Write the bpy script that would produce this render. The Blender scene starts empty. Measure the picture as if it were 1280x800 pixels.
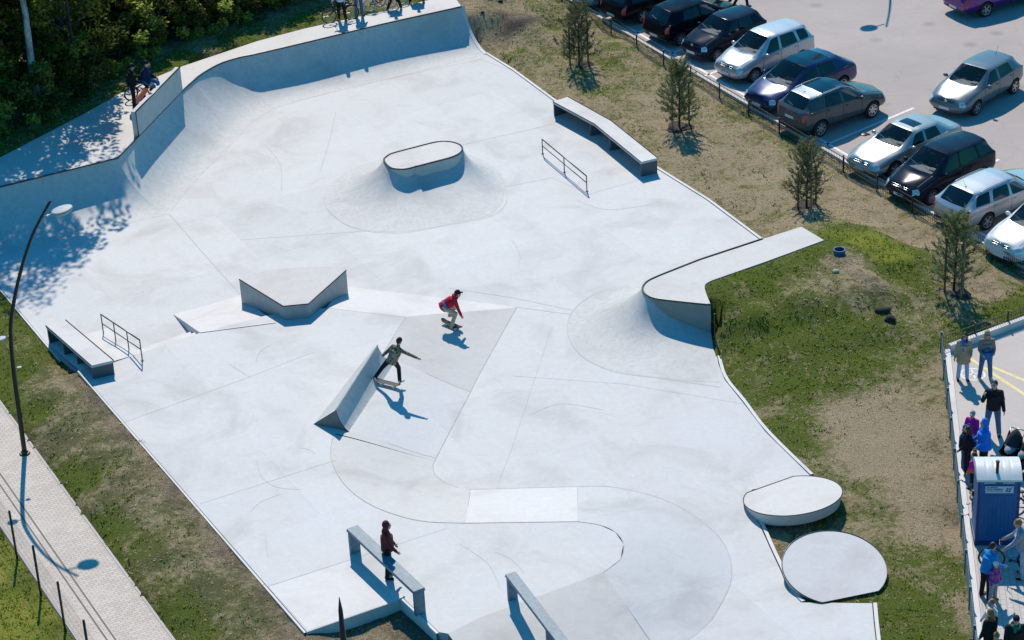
import bpy, bmesh, math, random
import numpy as np
from mathutils import Vector, Matrix, noise
from mathutils.geometry import tessellate_polygon
from mathutils.bvhtree import BVHTree

random.seed(7); rng = np.random.default_rng(7)
SC = bpy.context.scene
COL = SC.collection
PI = math.pi
R = math.radians

# ------------------------------------------------------------------ camera
F, PITCH, ROLL, CH = 3060.0, R(28.3), R(3.0), 38.0
FW = Vector((0, math.cos(PITCH), -math.sin(PITCH)))
RT = Vector((1, 0, 0))
UP = RT.cross(FW)
cR, sR = math.cos(ROLL), math.sin(ROLL)
XR = cR * RT - sR * UP
YU = sR * RT + cR * UP
cam_d = bpy.data.cameras.new('camera')
cam_d.sensor_width = 36; cam_d.lens = F / 1280 * 36
cam_d.clip_start = 1; cam_d.clip_end = 3000
cam = bpy.data.objects.new('camera', cam_d); COL.objects.link(cam)
cam.matrix_world = Matrix(((XR.x, YU.x, -FW.x, 0), (XR.y, YU.y, -FW.y, 0), (XR.z, YU.z, -FW.z, CH), (0, 0, 0, 1)))
SC.camera = cam

def G(px, py, z=0.0):
    """surveyed position: the point at height z seen at photo pixel (1280 wide)"""
    d = FW * F + XR * (px - 640) - YU * (py - 400)
    t = (z - CH) / d.z
    return Vector((0, 0, CH)) + d * t
def GP(pts, z=0.0):
    return [G(p[0], p[1], p[2] if len(p) > 2 else z) for p in pts]
AU, AV = R(152.5), R(62.5)
U = Vector((math.sin(AU), math.cos(AU), 0)); V = Vector((math.sin(AV), math.cos(AV), 0)); Z = Vector((0, 0, 1))
def azd(a): return Vector((math.sin(R(a)), math.cos(R(a)), 0))

# ------------------------------------------------------------------ light
SUN_EL, SUN_AZ = 47.0, -5.5          # sun stands behind the park, a little to the left
w = bpy.data.worlds.new('World'); SC.world = w; w.use_nodes = True
nt = w.node_tree; bg = nt.nodes['Background']
sky = nt.nodes.new('ShaderNodeTexSky'); sky.sky_type = 'NISHITA'; sky.sun_disc = False
sky.sun_elevation = R(SUN_EL); sky.sun_rotation = R(SUN_AZ); sky.air_density = 1.6; sky.dust_density = 0.1; sky.ozone_density = 2.5
mx = nt.nodes.new('ShaderNodeMix'); mx.data_type = 'RGBA'; mx.blend_type = 'MULTIPLY'; mx.inputs[0].default_value = 1
mx.inputs[7].default_value = (0.13, 0.84, 1.22, 1)
nt.links.new(sky.outputs[0], mx.inputs[6]); nt.links.new(mx.outputs[2], bg.inputs[0])
bg.inputs[1].default_value = 0.086
sd = bpy.data.lights.new('sun', 'SUN'); sd.energy = 4.0; sd.angle = R(0.5); sd.color = (1.0, 0.89, 0.76)
so = bpy.data.objects.new('sun', sd); COL.objects.link(so)
sdir = Vector((math.sin(R(SUN_AZ)) * math.cos(R(SUN_EL)), math.cos(R(SUN_AZ)) * math.cos(R(SUN_EL)), math.sin(R(SUN_EL))))
so.rotation_euler = sdir.to_track_quat('Z', 'Y').to_euler(); so.location = sdir * 60
vs = SC.view_settings; vs.view_transform = 'Standard'; vs.look = 'None'; vs.gamma = 1; vs.exposure = 0.20; vs.use_curve_mapping = False

# ------------------------------------------------------------------ materials
MATS = {}
def _nodes(name):
    m = bpy.data.materials.new(name); m.use_nodes = True
    t = m.node_tree; b = t.nodes['Principled BSDF']
    return m, t, b
def N(t, typ, **kw):
    n = t.nodes.new('ShaderNode' + typ)
    for k, v in kw.items(): setattr(n, k, v)
    return n
def ramp(t, src, stops):
    r = N(t, 'ValToRGB'); e = r.color_ramp.elements
    while len(e) < len(stops): e.new(0.5)
    for el, (p, c) in zip(e, stops): el.position = p; el.color = (*c, 1)
    t.links.new(src, r.inputs[0]); return r.outputs[0]
def noise_n(t, scale, detail=4, rough=0.55, vec=None, dist=0.0):
    n = N(t, 'TexNoise'); n.inputs['Scale'].default_value = scale; n.inputs['Detail'].default_value = detail
    n.inputs['Roughness'].default_value = rough; n.inputs['Distortion'].default_value = dist
    if vec: t.links.new(vec, n.inputs['Vector'])
    return n.outputs['Fac']
def mixc(t, fac, a, b, mode='MIX'):
    m = N(t, 'Mix', data_type='RGBA', blend_type=mode)
    for sock, v in ((m.inputs[0], fac), (m.inputs[6], a), (m.inputs[7], b)):
        if isinstance(v, (int, float)): sock.default_value = v
        elif isinstance(v, tuple): sock.default_value = (*v, 1)
        else: t.links.new(v, sock)
    return m.outputs[2]
def maprange(t, src, a, b, c=0.0, d=1.0):
    m = N(t, 'MapRange'); t.links.new(src, m.inputs[0])
    for i, v in enumerate((a, b, c, d)): m.inputs[i + 1].default_value = v
    return m.outputs[0]
def wpos(t, scale=None, rot=None):
    g = N(t, 'NewGeometry'); o = g.outputs['Position']
    if scale or rot:
        mp = N(t, 'Mapping')
        if scale: mp.inputs['Scale'].default_value = scale
        if rot: mp.inputs['Rotation'].default_value = rot
        t.links.new(o, mp.inputs[0]); o = mp.outputs[0]
    return o
def bump(t, b, h, strength, dist):
    n = N(t, 'Bump'); n.inputs['Strength'].default_value = strength; n.inputs['Distance'].default_value = dist
    t.links.new(h, n.inputs['Height']); t.links.new(n.outputs[0], b.inputs['Normal'])

def simple(name, col, rough=0.6, metal=0.0, coat=0.0, var=0.12, scale=6.0, spec=0.5, emit=None):
    """plain material with slight procedural variation"""
    if name in MATS: return MATS[name]
    m, t, b = _nodes(name)
    tc = N(t, 'TexCoord')
    n = noise_n(t, scale, 3, 0.6, tc.outputs['Object'])
    a = tuple(c * (1 - var) for c in col); c2 = tuple(min(1, c * (1 + var)) for c in col)
    t.links.new(ramp(t, n, [(0.3, a), (0.7, c2)]), b.inputs['Base Color'])
    b.inputs['Roughness'].default_value = rough; b.inputs['Metallic'].default_value = metal
    b.inputs['Coat Weight'].default_value = coat; b.inputs['Coat Roughness'].default_value = 0.04
    b.inputs['Specular IOR Level'].default_value = spec
    MATS[name] = m; return m

def concrete(name, tint=(1, 1, 1), mul=1.0, grime=0.12, streak=0.0, wear=0.0, slabs=False):
    if name in MATS: return MATS[name]
    m, t, b = _nodes(name)
    p = wpos(t)
    base = (0.60 * mul * tint[0], 0.60 * mul * tint[1], 0.60 * mul * tint[2])
    big = noise_n(t, 0.42, 5, 0.62, p, 0.6)
    c1 = ramp(t, big, [(0.32, tuple(x * 0.80 for x in base)), (0.50, base), (0.7, (base[0] * 1.01, base[1] * 1.04, base[2] * 1.06))])
    # brushed swirl from power trowelling
    ps = wpos(t, (1, 1, 1), (0, 0, 0.6))
    mid = noise_n(t, 2.6, 8, 0.72, ps, 2.2)
    c2 = mixc(t, maprange(t, mid, 0.40, 0.72, 0, 0.40), c1, tuple(x * 0.74 for x in base))
    st = noise_n(t, 1.0, 6, 0.6, wpos(t, (0.7, 7.0, 1), (0, 0, R(-27))), 0.4)
    c3 = mixc(t, maprange(t, st, 0.55, 0.8, 0, 0.22 + streak), c2, (base[0] * 0.72, base[1] * 0.71, base[2] * 0.69))
    fine = noise_n(t, 38, 3, 0.7, p)
    c4 = mixc(t, maprange(t, fine, 0.3, 0.75, 0, grime), c3, tuple(x * 0.5 for x in base))
    spots = N(t, 'TexVoronoi'); spots.inputs['Scale'].default_value = 1.7; t.links.new(p, spots.inputs['Vector'])
    sw = noise_n(t, 0.8, 7, 0.75, p, 3.5)
    c4 = mixc(t, maprange(t, sw, 0.56, 0.60, 0, 0.10), c4, tuple(min(1, x * 1.25) for x in base))
    sc_ = noise_n(t, 3.2, 5, 0.6, wpos(t, (0.35, 6.0, 1), (0, 0, R(28))), 1.2)
    c4 = mixc(t, maprange(t, sc_, 0.64, 0.70, 0, 0.16), c4, tuple(x * 0.55 for x in base))
    c5 = mixc(t, maprange(t, spots.outputs['Distance'], 0.018, 0.035, 0.45, 0.0), c4, tuple(x * 0.45 for x in base))
    if slabs:
        br = N(t, 'TexBrick'); t.links.new(wpos(t, None, (0, 0, R(62.5) - PI / 2 + R(0))), br.inputs['Vector']); br.inputs['Scale'].default_value = 1; br.inputs['Brick Width'].default_value = 5.5; br.inputs['Row Height'].default_value = 4.2; br.inputs['Mortar Size'].default_value = .006; br.inputs['Mortar Smooth'].default_value = .0
        br.inputs['Color1'].default_value = (.95, .955, .96, 1); br.inputs['Color2'].default_value = (1.03, 1.025, 1.02, 1); br.inputs['Mortar'].default_value = (.84, .84, .84, 1); c5 = mixc(t, 1.0, c5, br.outputs[0], 'MULTIPLY')
    if wear:
        wn = noise_n(t, 2.1, 8, 0.78, wpos(t, (1.6, 1.6, 0.8)), 1.6); c5 = mixc(t, maprange(t, wn, 0.44, 0.66, 0, wear), c5, tuple(x * 0.60 for x in base))
    t.links.new(c5, b.inputs['Base Color'])
    b.inputs['Roughness'].default_value = 0.62; b.inputs['Specular IOR Level'].default_value = 0.35
    bump(t, b, mid, 0.12, 0.02)
    MATS[name] = m; return m
C_MAIN = concrete('concrete', (0.985, 1.0, 1.0), 0.97, slabs=True)
C_WARM = concrete('warm_concrete', (1.01, 0.99, 0.955), 0.96, 0.15)
C_LIGHT = concrete('light_concrete', (1.02, 1.0, 0.985), 1.06, 0.08)
C_GREY = concrete('grey_concrete', (1.01, 0.99, 0.965), 0.91, 0.2, 0.05)
C_RAMP = concrete('ramp_concrete', (0.985, 1.0, 0.99), 0.955, 0.18, 0.3, 0.5)
C_PADTOP = concrete('pad_concrete', (1.02, 1.0, 0.97), 0.88, 0.18)
C_DECK = concrete('deck_concrete', (1.02, 1.0, 0.97), 0.95, 0.12)
M_JOINT = simple('joint_filler', (0.46, 0.46, 0.45), 0.9)
M_SCUFF = simple('rubber_scuff', (0.49, 0.49, 0.49), 0.9)
M_STEEL = simple('dark_steel', (0.05, 0.06, 0.065), 0.35, 0.7)
M_COPING = simple('coping_steel', (0.07, 0.08, 0.085), 0.35, 0.8)
M_BLACK = simple('black_paint', (0.012, 0.013, 0.016), 0.4)
M_GALV = simple('galvanised_steel', (0.42, 0.44, 0.45), 0.38, 0.6)
M_RUB = simple('rubber', (0.016, 0.016, 0.017), 0.8)

# ------------------------------------------------------------------ mesh builder
class MB:
    def __init__(s): s.v = []; s.f = []; s.m = []
    def add(s, vs, fs, mi=0):
        o = len(s.v); s.v += [tuple(v) for v in vs]; s.f += [tuple(i + o for i in f) for f in fs]; s.m += [mi] * len(fs); return s
    def box(s, c, sx, sy, sz, rz=0.0, mi=0, M=None):
        vs = []
        for k in (-1, 1):
            for j in (-1, 1):
                for i in (-1, 1): vs.append(Vector((i * sx / 2, j * sy / 2, k * sz / 2)))
        m = Matrix.Rotation(rz, 4, 'Z')
        if M: m = M
        vs = [Vector(c) + (m @ v) for v in vs]
        return s.add(vs, [(0, 2, 3, 1), (4, 5, 7, 6), (0, 1, 5, 4), (2, 6, 7, 3), (0, 4, 6, 2), (1, 3, 7, 5)], mi)
    def obox(s, a, b, wdt, h, mi=0, off=0.0):
        """box from a to b (bottom centre line), width wdt, height h"""
        a = Vector(a); b = Vector(b); d = (b - a); d.z = 0; d.normalize(); n = Vector((-d.y, d.x, 0)) * wdt / 2
        vs = [a + n, a - n, b - n, b + n]; vs += [v + Z * h for v in vs]
        return s.add(vs, [(0, 3, 2, 1), (4, 5, 6, 7), (0, 1, 5, 4), (1, 2, 6, 5), (2, 3, 7, 6), (3, 0, 4, 7)], mi)
    def tube(s, pts, r, n=8, mi=0, cap=True, closed=False):
        pts = [Vector(p) for p in pts]; rs = r if isinstance(r, (list, tuple)) else [r] * len(pts)
        o = len(s.v); k = len(pts); up = None
        for i, p in enumerate(pts):
            if closed: d = pts[(i + 1) % k] - pts[i - 1]
            else: d = pts[min(i + 1, k - 1)] - pts[max(i - 1, 0)]
            d.normalize()
            if up is None:
                up = d.orthogonal().normalized()
            else:
                up = (up - d * up.dot(d))
                up = up.normalized() if up.length > 1e-6 else d.orthogonal().normalized()
            b = d.cross(up)
            for j in range(n):
                a = 2 * PI * j / n; s.v.append(tuple(p + (up * math.cos(a) + b * math.sin(a)) * rs[i]))
        segs = k if closed else k - 1
        for i in range(segs):
            i2 = (i + 1) % k
            for j in range(n):
                j2 = (j + 1) % n
                s.f.append((o + i * n + j, o + i * n + j2, o + i2 * n + j2, o + i2 * n + j)); s.m.append(mi)
        if cap and not closed:
            s.f.append(tuple(o + j for j in range(n))[::-1]); s.m.append(mi)
            s.f.append(tuple(o + (k - 1) * n + j for j in range(n))); s.m.append(mi)
        return s
    def ell(s, c, rx, ry, rz, nu=12, nv=8, mi=0, M=None):
        o = len(s.v); c = Vector(c)
        vs = [Vector((0, 0, -rz))]
        for j in range(1, nv):
            ph = -PI / 2 + PI * j / nv
            for i in range(nu):
                a = 2 * PI * i / nu; vs.append(Vector((rx * math.cos(ph) * math.cos(a), ry * math.cos(ph) * math.sin(a), rz * math.sin(ph))))
        vs.append(Vector((0, 0, rz)))
        if M: vs = [M @ v for v in vs]
        s.v += [tuple(c + v) for v in vs]
        for i in range(nu): s.f.append((o, o + 1 + (i + 1) % nu, o + 1 + i)); s.m.append(mi)
        for j in range(nv - 2):
            for i in range(nu):
                a = o + 1 + j * nu + i; b = o + 1 + j * nu + (i + 1) % nu; s.f.append((a, b, b + nu, a + nu)); s.m.append(mi)
        t = o + 1 + (nv - 1) * nu; l = o + 1 + (nv - 2) * nu
        for i in range(nu): s.f.append((l + i, l + (i + 1) % nu, t)); s.m.append(mi)
        return s
    def poly(s, pts, mi=0, flip=False):
        pts = [Vector(p) for p in pts]; tr = tessellate_polygon([pts])
        fs = []
        for t in tr:
            n = (pts[t[1]] - pts[t[0]]).cross(pts[t[2]] - pts[t[0]])
            fs.append(t if (n.z >= 0) != flip else t[::-1])
        return s.add(pts, fs, mi)
    def prism(s, pts, depth, mi=0, mside=None):
        """polygon with vertical skirt going down by depth"""
        pts = [Vector(p) for p in pts]; s.poly(pts, mi); n = len(pts); o = len(s.v)
        dn = depth if isinstance(depth, (list, tuple)) else [depth] * n
        s.v += [tuple(p) for p in pts] + [tuple(p - Z * dd) for p, dd in zip(pts, dn)]
        ar = sum(pts[i].x * pts[(i + 1) % n].y - pts[(i + 1) % n].x * pts[i].y for i in range(n))
        for i in range(n):
            j = (i + 1) % n; q = (o + i, o + n + i, o + n + j, o + j)
            s.f.append(q if ar > 0 else q[::-1]); s.m.append(mi if mside is None else mside)
        s.poly([p - Z * dd for p, dd in zip(pts, dn)], mi if mside is None else mside, flip=True)
        return s
    def strip(s, A, B, mi=0):
        o = len(s.v); n = len(A); s.v += [tuple(a) for a in A] + [tuple(b) for b in B]
        for i in range(n - 1): s.f.append((o + i, o + i + 1, o + n + i + 1, o + n + i)); s.m.append(mi)
        return s
    def grid(s, rows, mi=0, closed=False):
        o = len(s.v); n = len(rows[0])
        for r_ in rows: s.v += [tuple(p) for p in r_]
        for j in range(len(rows) - 1):
            for i in range(n if closed else n - 1):
                a = o + j * n + i; b = o + j * n + (i + 1) % n
                s.f.append((a, b, b + n, a + n)); s.m.append(mi)
        return s
    def ribbon(s, pts, wdt, dz=0.004, mi=0):
        pts = [Vector(p) for p in pts]; L = []; Rr = []
        for i, p in enumerate(pts):
            d = pts[min(i + 1, len(pts) - 1)] - pts[max(i - 1, 0)]; d.z = 0; d.normalize(); n = Vector((-d.y, d.x, 0)) * wdt / 2
            L.append(p + n + Z * dz); Rr.append(p - n + Z * dz)
        return s.strip(Rr, L, mi)
    def mesh(s, name, mats, smooth=False, xf=None):
        me = bpy.data.meshes.new(name)
        vs = s.v if xf is None else [tuple(xf @ Vector(v)) for v in s.v]
        me.from_pydata(vs, [], s.f)
        for m in (mats if isinstance(mats, (list, tuple)) else [mats]): me.materials.append(m)
        me.polygons.foreach_set('material_index', s.m)
        if smooth: me.polygons.foreach_set('use_smooth', [True] * len(s.f))
        me.validate(); me.update(); return me
    def build(s, name, mats, parent=None, smooth=False, recalc=False):
        o = bpy.data.objects.new(name, s.mesh(name, mats, smooth)); COL.objects.link(o)
        if recalc:
            bm = bmesh.new(); bm.from_mesh(o.data); bmesh.ops.recalc_face_normals(bm, faces=bm.faces); bm.to_mesh(o.data); bm.free()
        if parent: parent_keep(o, parent)
        return o

WORLD = set()
def worldmat(o):
    return (worldmat(o.parent) @ o.matrix_parent_inverse @ o.matrix_basis) if o.parent else o.matrix_basis.copy()
def rootof(o):
    while o.parent: o = o.parent
    return o
def parent_keep(o, p):
    """child whose mesh was written in world (or in parent-local) space"""
    o.parent = p
    if rootof(p).name in WORLD: o.matrix_parent_inverse = worldmat(p).inverted()
def tag(o, label=None, cat=None, group=None, kind=None):
    if label: o['label'] = label
    if cat: o['category'] = cat
    if group: o['group'] = group
    if kind: o['kind'] = kind
    return o
def empty(name, loc, label, cat, group=None, rz=0.0, world=False):
    o = bpy.data.objects.new(name, None); COL.objects.link(o); o.location = loc; o.rotation_euler = (0, 0, rz); o.empty_display_size = 0.3
    if world: WORLD.add(o.name)
    return tag(o, label, cat, group)
def smooth_by_angle(o, deg=35):
    me = o.data
    me.polygons.foreach_set('use_smooth', [True] * len(me.polygons))
    try: me.set_sharp_from_angle(angle=R(deg))
    except Exception: pass
def bevel(o, wdt, seg=2):
    bm = bmesh.new(); bm.from_mesh(o.data); bmesh.ops.remove_doubles(bm, verts=bm.verts, dist=1e-5)
    es = [e for e in bm.edges if len(e.link_faces) == 2 and e.calc_face_angle(0) > 0.5]
    bmesh.ops.bevel(bm, geom=es, offset=wdt, segments=seg, affect='EDGES', profile=0.6)
    bm.to_mesh(o.data); bm.free(); return o
def cr(pts, n, closed=False):
    """Catmull-Rom through pts, n samples per span"""
    P = [Vector(p) for p in pts]; k = len(P); out = []
    for i in range(k if closed else k - 1):
        if closed: a, b, c, d = P[(i - 1) % k], P[i], P[(i + 1) % k], P[(i + 2) % k]
        else: a, b, c, d = P[max(i - 1, 0)], P[i], P[i + 1], P[min(i + 2, k - 1)]
        for j in range(n):
            t = j / n
            out.append(0.5 * ((2 * b) + (c - a) * t + (2 * a - 5 * b + 4 * c - d) * t * t + (3 * b - a - 3 * c + d) * t ** 3))
    if not closed: out.append(P[-1])
    return out
def evaluated(o):
    dg = bpy.context.evaluated_depsgraph_get(); dg.update()
    me = bpy.data.meshes.new_from_object(o.evaluated_get(dg)); return me
def inside(px, py, poly):
    """vectorised point in polygon"""
    res = np.zeros(px.shape, bool); n = len(poly)
    for i in range(n):
        x1, y1 = poly[i][0], poly[i][1]; x2, y2 = poly[(i + 1) % n][0], poly[(i + 1) % n][1]
        if y1 == y2: continue
        c = ((y1 > py) != (y2 > py)) & (px < (x2 - x1) * (py - y1) / (y2 - y1) + x1); res ^= c
    return res
# ================================================================== skatepark
HQ, HP = 1.45, 0.5          # quarter pipe deck height, raised plateau height
right_edge = [(606, 67), (640, 88), (690, 125), (756, 168), (822, 212), (883, 250), (950, 300)]
right_edge2 = [(893, 429), (898, 455), (906, 475), (927, 501), (957, 540), (1012, 594)]
right_edge3 = [(931, 626), (949, 655), (962, 684), (976, 714), (984, 735), (1001, 753)]
right_edge4 = [(1090, 754), (1092, 777), (1096, 812), (1112, 900)]
floor_px = ([(0, 359), (-40, 311), (-40, 288), (140, 232), (235, 150), (255, 112), (560, 54)] + right_edge + [(900, 338), (868, 384), (878, 410)] + right_edge2
            + [(1000, 600), (940, 612)] + right_edge3 + right_edge4 + [(600, 900), (560, 800), (500, 690), (300, 560), (120, 486), (75, 449)])
FLOOR = GP(floor_px)
left_plat = [(100, 463), (384, 790)]
snake_hi = [(417, 544.5), (413.6, 560), (415.5, 579), (431, 606), (458, 628), (493, 643), (532, 652), (582, 654)]
snake_hi2 = [(721.8, 652), (749.5, 656.3), (769, 665), (779.3, 680), (775.4, 699), (754, 715.4)]
plat_px = ([(100, 464), (142, 453), (176, 441.5), (250, 416), (332, 394.5), (408, 385), (506.5, 396.3), (483, 434), (425, 535)] + snake_hi + snake_hi2
           + [(674.7, 744.7), (600, 772), (560, 792), (549, 790), (505, 748), (384, 790)] + left_plat[::-1][1:-1])
PLAT = GP(plat_px, HP)

mb = MB(); mb.prism(FLOOR, 0.45, 0)
def jn(pts, z=0.0, wd=0.022, n=1, mi=1):
    P = GP(pts, z)
    if n > 1: P = cr(P, n)
    mb.ribbon(P, wd, 0.003, mi)
# saw-cut joints in the flat floor
jn([(212, 268), (250, 312), (300, 368)]); jn([(300, 300), (470, 288)], wd=.012)
jn([(485, 199), (560, 186)], wd=.02); jn([(578, 181), (640, 167), (692, 155)]); jn([(630, 234), (690, 222), (735, 243), (824, 218)], wd=.018)
jn([(560, 360), (640, 372), (716, 388)], wd=.02); jn([(588, 490), (640, 384)]); jn([(646, 384), (720, 394)], wd=.02)
jn([(640, 88), (600, 74), (519, 91.5), (441, 108.5), (378, 125)], wd=.015); jn([(690, 408), (640, 560), (620, 612)], wd=.01)
jn([(640, 470), (780, 480), (930, 505)], wd=.008)
# scuffs and tyre arcs
for a in ([(330, 180), (350, 205), (352, 240)], [(420, 140), (412, 175), (400, 215)], [(660, 520), (700, 505), (752, 512)], [(720, 250), (760, 262), (820, 255)], [(640, 300), (650, 318), (648, 332)]):
    jn(a, 0, 0.02, 6, 2)
tag(mb.build('skatepark_floor', [C_MAIN, M_JOINT, M_SCUFF]), kind='structure')

# raised plateau, its banks and stairs
mb = MB(); mb.prism(PLAT, [0.42] * len(PLAT), 0)
LP = GP([(335, 733), (437, 700), (505, 747.5), (385, 788.5)], HP); mb.poly([p + Z * 0.004 for p in LP], 3)
jn([(335, 733), (437, 700)], HP + 0.004, .02); jn([(437, 700), (560, 660)], HP, .01)
jn([(150, 530), (310, 472), (392, 440)], HP, .012); jn([(250, 630), (420, 575)], HP, .012); jn([(180, 442), (170, 470)], HP, .01)
for a in ([(320, 575), (328, 597), (347, 609), (376, 612)], [(313, 640), (325, 628), (352, 617)], [(375, 560), (386, 562), (394, 567)], [(332, 668), (333, 684), (335, 697)], [(575, 680), (610, 705), (625, 735)], [(620, 690), (640, 700), (655, 716)], [(320, 454), (325, 440), (340, 430)], [(287, 455), (300, 464), (312, 471)]):
    jn(a, HP, 0.018, 6, 2)
tag(mb.build('raised_plateau', [C_MAIN, M_JOINT, M_SCUFF, C_LIGHT]), kind='structure')

# banks that drop from the plateau to the floor
mb = MB()
def bank(hi, lo, mi, sm=1, k=8, zh=HP, zl=0.0):
    A = GP(hi, zh); B = GP(lo, zl)
    if sm > 1: A = cr(A, sm); B = cr(B, sm)
    rows = []
    for j in range(k + 1):
        t = j / k; e = t * t * (3 - 2 * t) * 0.35 + t * 0.65
        rows.append([a.lerp(b, t) + Z * ((a.z + (b.z - a.z) * e) - (a.z + (b.z - a.z) * t)) + Z * 0.004 for a, b in zip(A, B)])
    mb.grid(rows, mi)
bank([(408, 385), (506.5, 396.3)], [(433, 358), (640, 383)], 1)
bank([(506.5, 396.3), (506.5, 396.3)], [(640, 383), (646, 384)], 1)
bank([(506.5, 396.3), (483, 434), (478, 444)], [(646, 384), (598, 470), (588, 490)], 2)
bank([(478, 444), (425, 535)], [(588, 490), (545, 573)], 0)
bank([(425, 535), (419, 542)], [(545, 573), (544, 576)], 3)
bank([(418, 543), (413.6, 560), (415.5, 579), (431, 606), (458, 628), (493, 643), (532, 652), (582, 654)],
     [(544, 576), (541.4, 584), (542, 589), (545, 595), (551, 600), (559, 604.4), (572, 609.4), (588, 612)], 3, 6)
bank([(582, 654), (721.8, 652)], [(588, 612), (721.8, 608.5)], 1)
bank(snake_hi2, [(721.8, 608.5), (772, 610), (840, 629), (899, 671.6), (914.5, 722), (889, 775.5)], 0, 6)
bank([(754, 715.4), (674.7, 744.7), (600, 772), (560, 792)], [(818, 808), (742, 842), (668, 872), (628, 892)], 2)
bank([(754, 715.4), (754, 715.4), (754, 715.4)], [(889, 775.5), (860, 800), (818, 808)], 0, 3)
bank([(100, 464), (176, 441.5)], [(62, 431), (134, 410)], 1)
# joint lines on the banks
def bj(a, b, z1=HP, z2=0.0, wd=.012, lift=.007):
    P = [G(*a, z1).lerp(G(*b, z2), i / 8) for i in range(9)]; mb.ribbon(P, wd, lift, 4)
bj((478, 444), (588, 490)); bj((425, 535), (545, 573)); bj((582, 654), (588, 612)); bj((721.8, 652), (721.8, 608.5)); bj((754, 715.4), (818, 808)); bj((506.5, 396.3), (478, 444), HP, HP)
mb.ribbon(cr(GP([(646, 384), (598, 470), (588, 490), (545, 573), (541.4, 584), (545, 595), (559, 604.4), (572, 609.4), (588, 612), (721.8, 608.5), (772, 610), (840, 629), (899, 671.6), (914.5, 722), (889, 775.5)]), 6), .02, .008, 4)
mb.ribbon(cr(GP(snake_hi, HP), 6) + cr(GP(snake_hi2, HP), 6), .02, .008, 4)
# curved scuffs on the bank
ob = mb.build('plateau_banks', [C_MAIN, C_LIGHT, C_GREY, C_WARM, M_JOINT], smooth=False); smooth_by_angle(ob, 25); tag(ob, kind='structure')

mb = MB()
a, b = G(176, 441.5, HP), G(250, 416, HP)
for k in range(3):
    z = HP - 0.1667 * k
    if k == 0: continue
    P = [a - U * 0.42 * (k - 1), b - U * 0.42 * (k - 1), b - U * 0.42 * k, a - U * 0.42 * k]
    mb.prism([Vector((p.x, p.y, z)) for p in P], z + 0.05, 0)
tag(mb.build('short_stairs', [C_LIGHT]), label='three low concrete steps between the bank with the small handrail and the wedge', cat='stairs')

mb = MB()
mb.prism([G(217, 393, 0.02), G(250, 415.6, HP + .02), G(345, 403.2, HP + .02), G(300, 370, .02)], [0.1, 0.55, 0.55, 0.1], 0)
tag(mb.build('wedge_ramp', [C_LIGHT]), label='small white concrete wedge ramp leading up to the angular pad', cat='ramp')

# kerbs along the slab edges
def kerb(name, px, z, label, wd=0.1, up=0.02, side=1, nsm=1, drop=0.4):
    P = GP(px, z)
    if nsm > 1: P = cr(P, nsm)
    m = MB(); L = []
    for i, p in enumerate(P):
        d = P[min(i + 1, len(P) - 1)] - P[max(i - 1, 0)]; d.z = 0; d.normalize(); n = Vector((-d.y, d.x, 0)) * side
        L.append((p + n * 0.03, p + n * (0.03 + wd)))
    top1 = [a + Z * up for a, b in L]; top2 = [b + Z * up for a, b in L]
    m.strip(top2, top1); m.strip([p - Z * drop for p in top2], top2); m.strip(top1, [p - Z * drop for p in top1])
    o = m.build(name, [C_LIGHT], recalc=True); return tag(o, label, 'kerb')
kerb('edging_kerb', right_edge, 0, 'long thin concrete kerb along the right edge beside the pine trees', side=1)
kerb('edging_kerb', right_edge2, 0, 'curved thin kerb between the grassy mound and the round tilted pad', side=1, nsm=4)
kerb('edging_kerb', right_edge3, 0, 'short kerb between the two round pads', side=1, nsm=3)
kerb('edging_kerb', right_edge4, 0, 'kerb running off the bottom of the photo below the flat round pad', side=1)
kerb('edging_kerb', [(-40, 311), (0, 359), (78, 452)], 0, 'thin kerb at the left edge behind the lamp post', side=-1, wd=.06)
kerb('edging_kerb', left_plat, HP, 'thin kerb along the left plateau edge beside the dark soil strip', side=-1, wd=.06, up=0.004)
kerb('edging_kerb', [(505, 748), (550, 791)], HP, 'short kerb by the near foot of the long grind rail', side=-1, wd=.08)

# ---------------------------------------------------------------- quarter pipe
QP = [((-90, 256), (-66, 339)), ((0, 234), (24, 313)), ((73, 216), (97, 293)), ((147, 198), (212, 267.5))]
QP2 = [((147, 198), (212, 267.5)), ((160, 184.5), (224, 251)), ((173, 171), (238, 234)), ((200, 143), (264, 206)), ((228, 114), (292, 178)), ((240, 103), (305, 164)), ((252, 93), (316, 153)),
       ((275, 80), (331, 142.5)), ((300, 72), (346, 135)), ((320, 68), (358, 131)), ((380, 54), (408, 117)), ((480, 30), (507, 93.5)), ((577, 8.6), (605.5, 68))]
def qprof(t, c=0.965):
    return (1 - math.sqrt(1 - (c * t) ** 2)) / (1 - math.sqrt(1 - c * c))
qp = empty('quarter_pipe', G(380, 60, 0), 'huge pale concrete quarter pipe with blue-shaded wall along the back and left of the skatepark', 'quarter pipe', world=True)
mb = MB()
def qgrid(pairs, sm, K=18, mi=0, cs=None):
    A = GP([p[0] for p in pairs], HQ); B = GP([p[1] for p in pairs], 0)
    C_ = [Vector((c, 0, 0)) for c in (cs or [.965] * len(pairs))]
    if sm > 1: A = cr(A, sm); B = cr(B, sm); C_ = cr(C_, sm)
    C_ = [c.x for c in C_]
    rows = []
    for j in range(K + 1):
        s = math.sin(PI / 2 * j / K)
        rows.append([b.lerp(a, s) * 1 + Z * (HQ * qprof(s, C_[i]) - b.lerp(a, s).z + 0.003) for i, (a, b) in enumerate(zip(A, B))])
    mb.grid(rows, mi); return A, B, rows
A1, B1, r1 = qgrid(QP, 1); A2, B2, r2 = qgrid(QP2, 6, cs=[.965, .91, .8, .72, .66, .68, .74, .84, .93, .955, .965, .965, .965])
tr = mb.build('transition', [C_RAMP], qp); smooth_by_angle(tr, 30)
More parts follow.
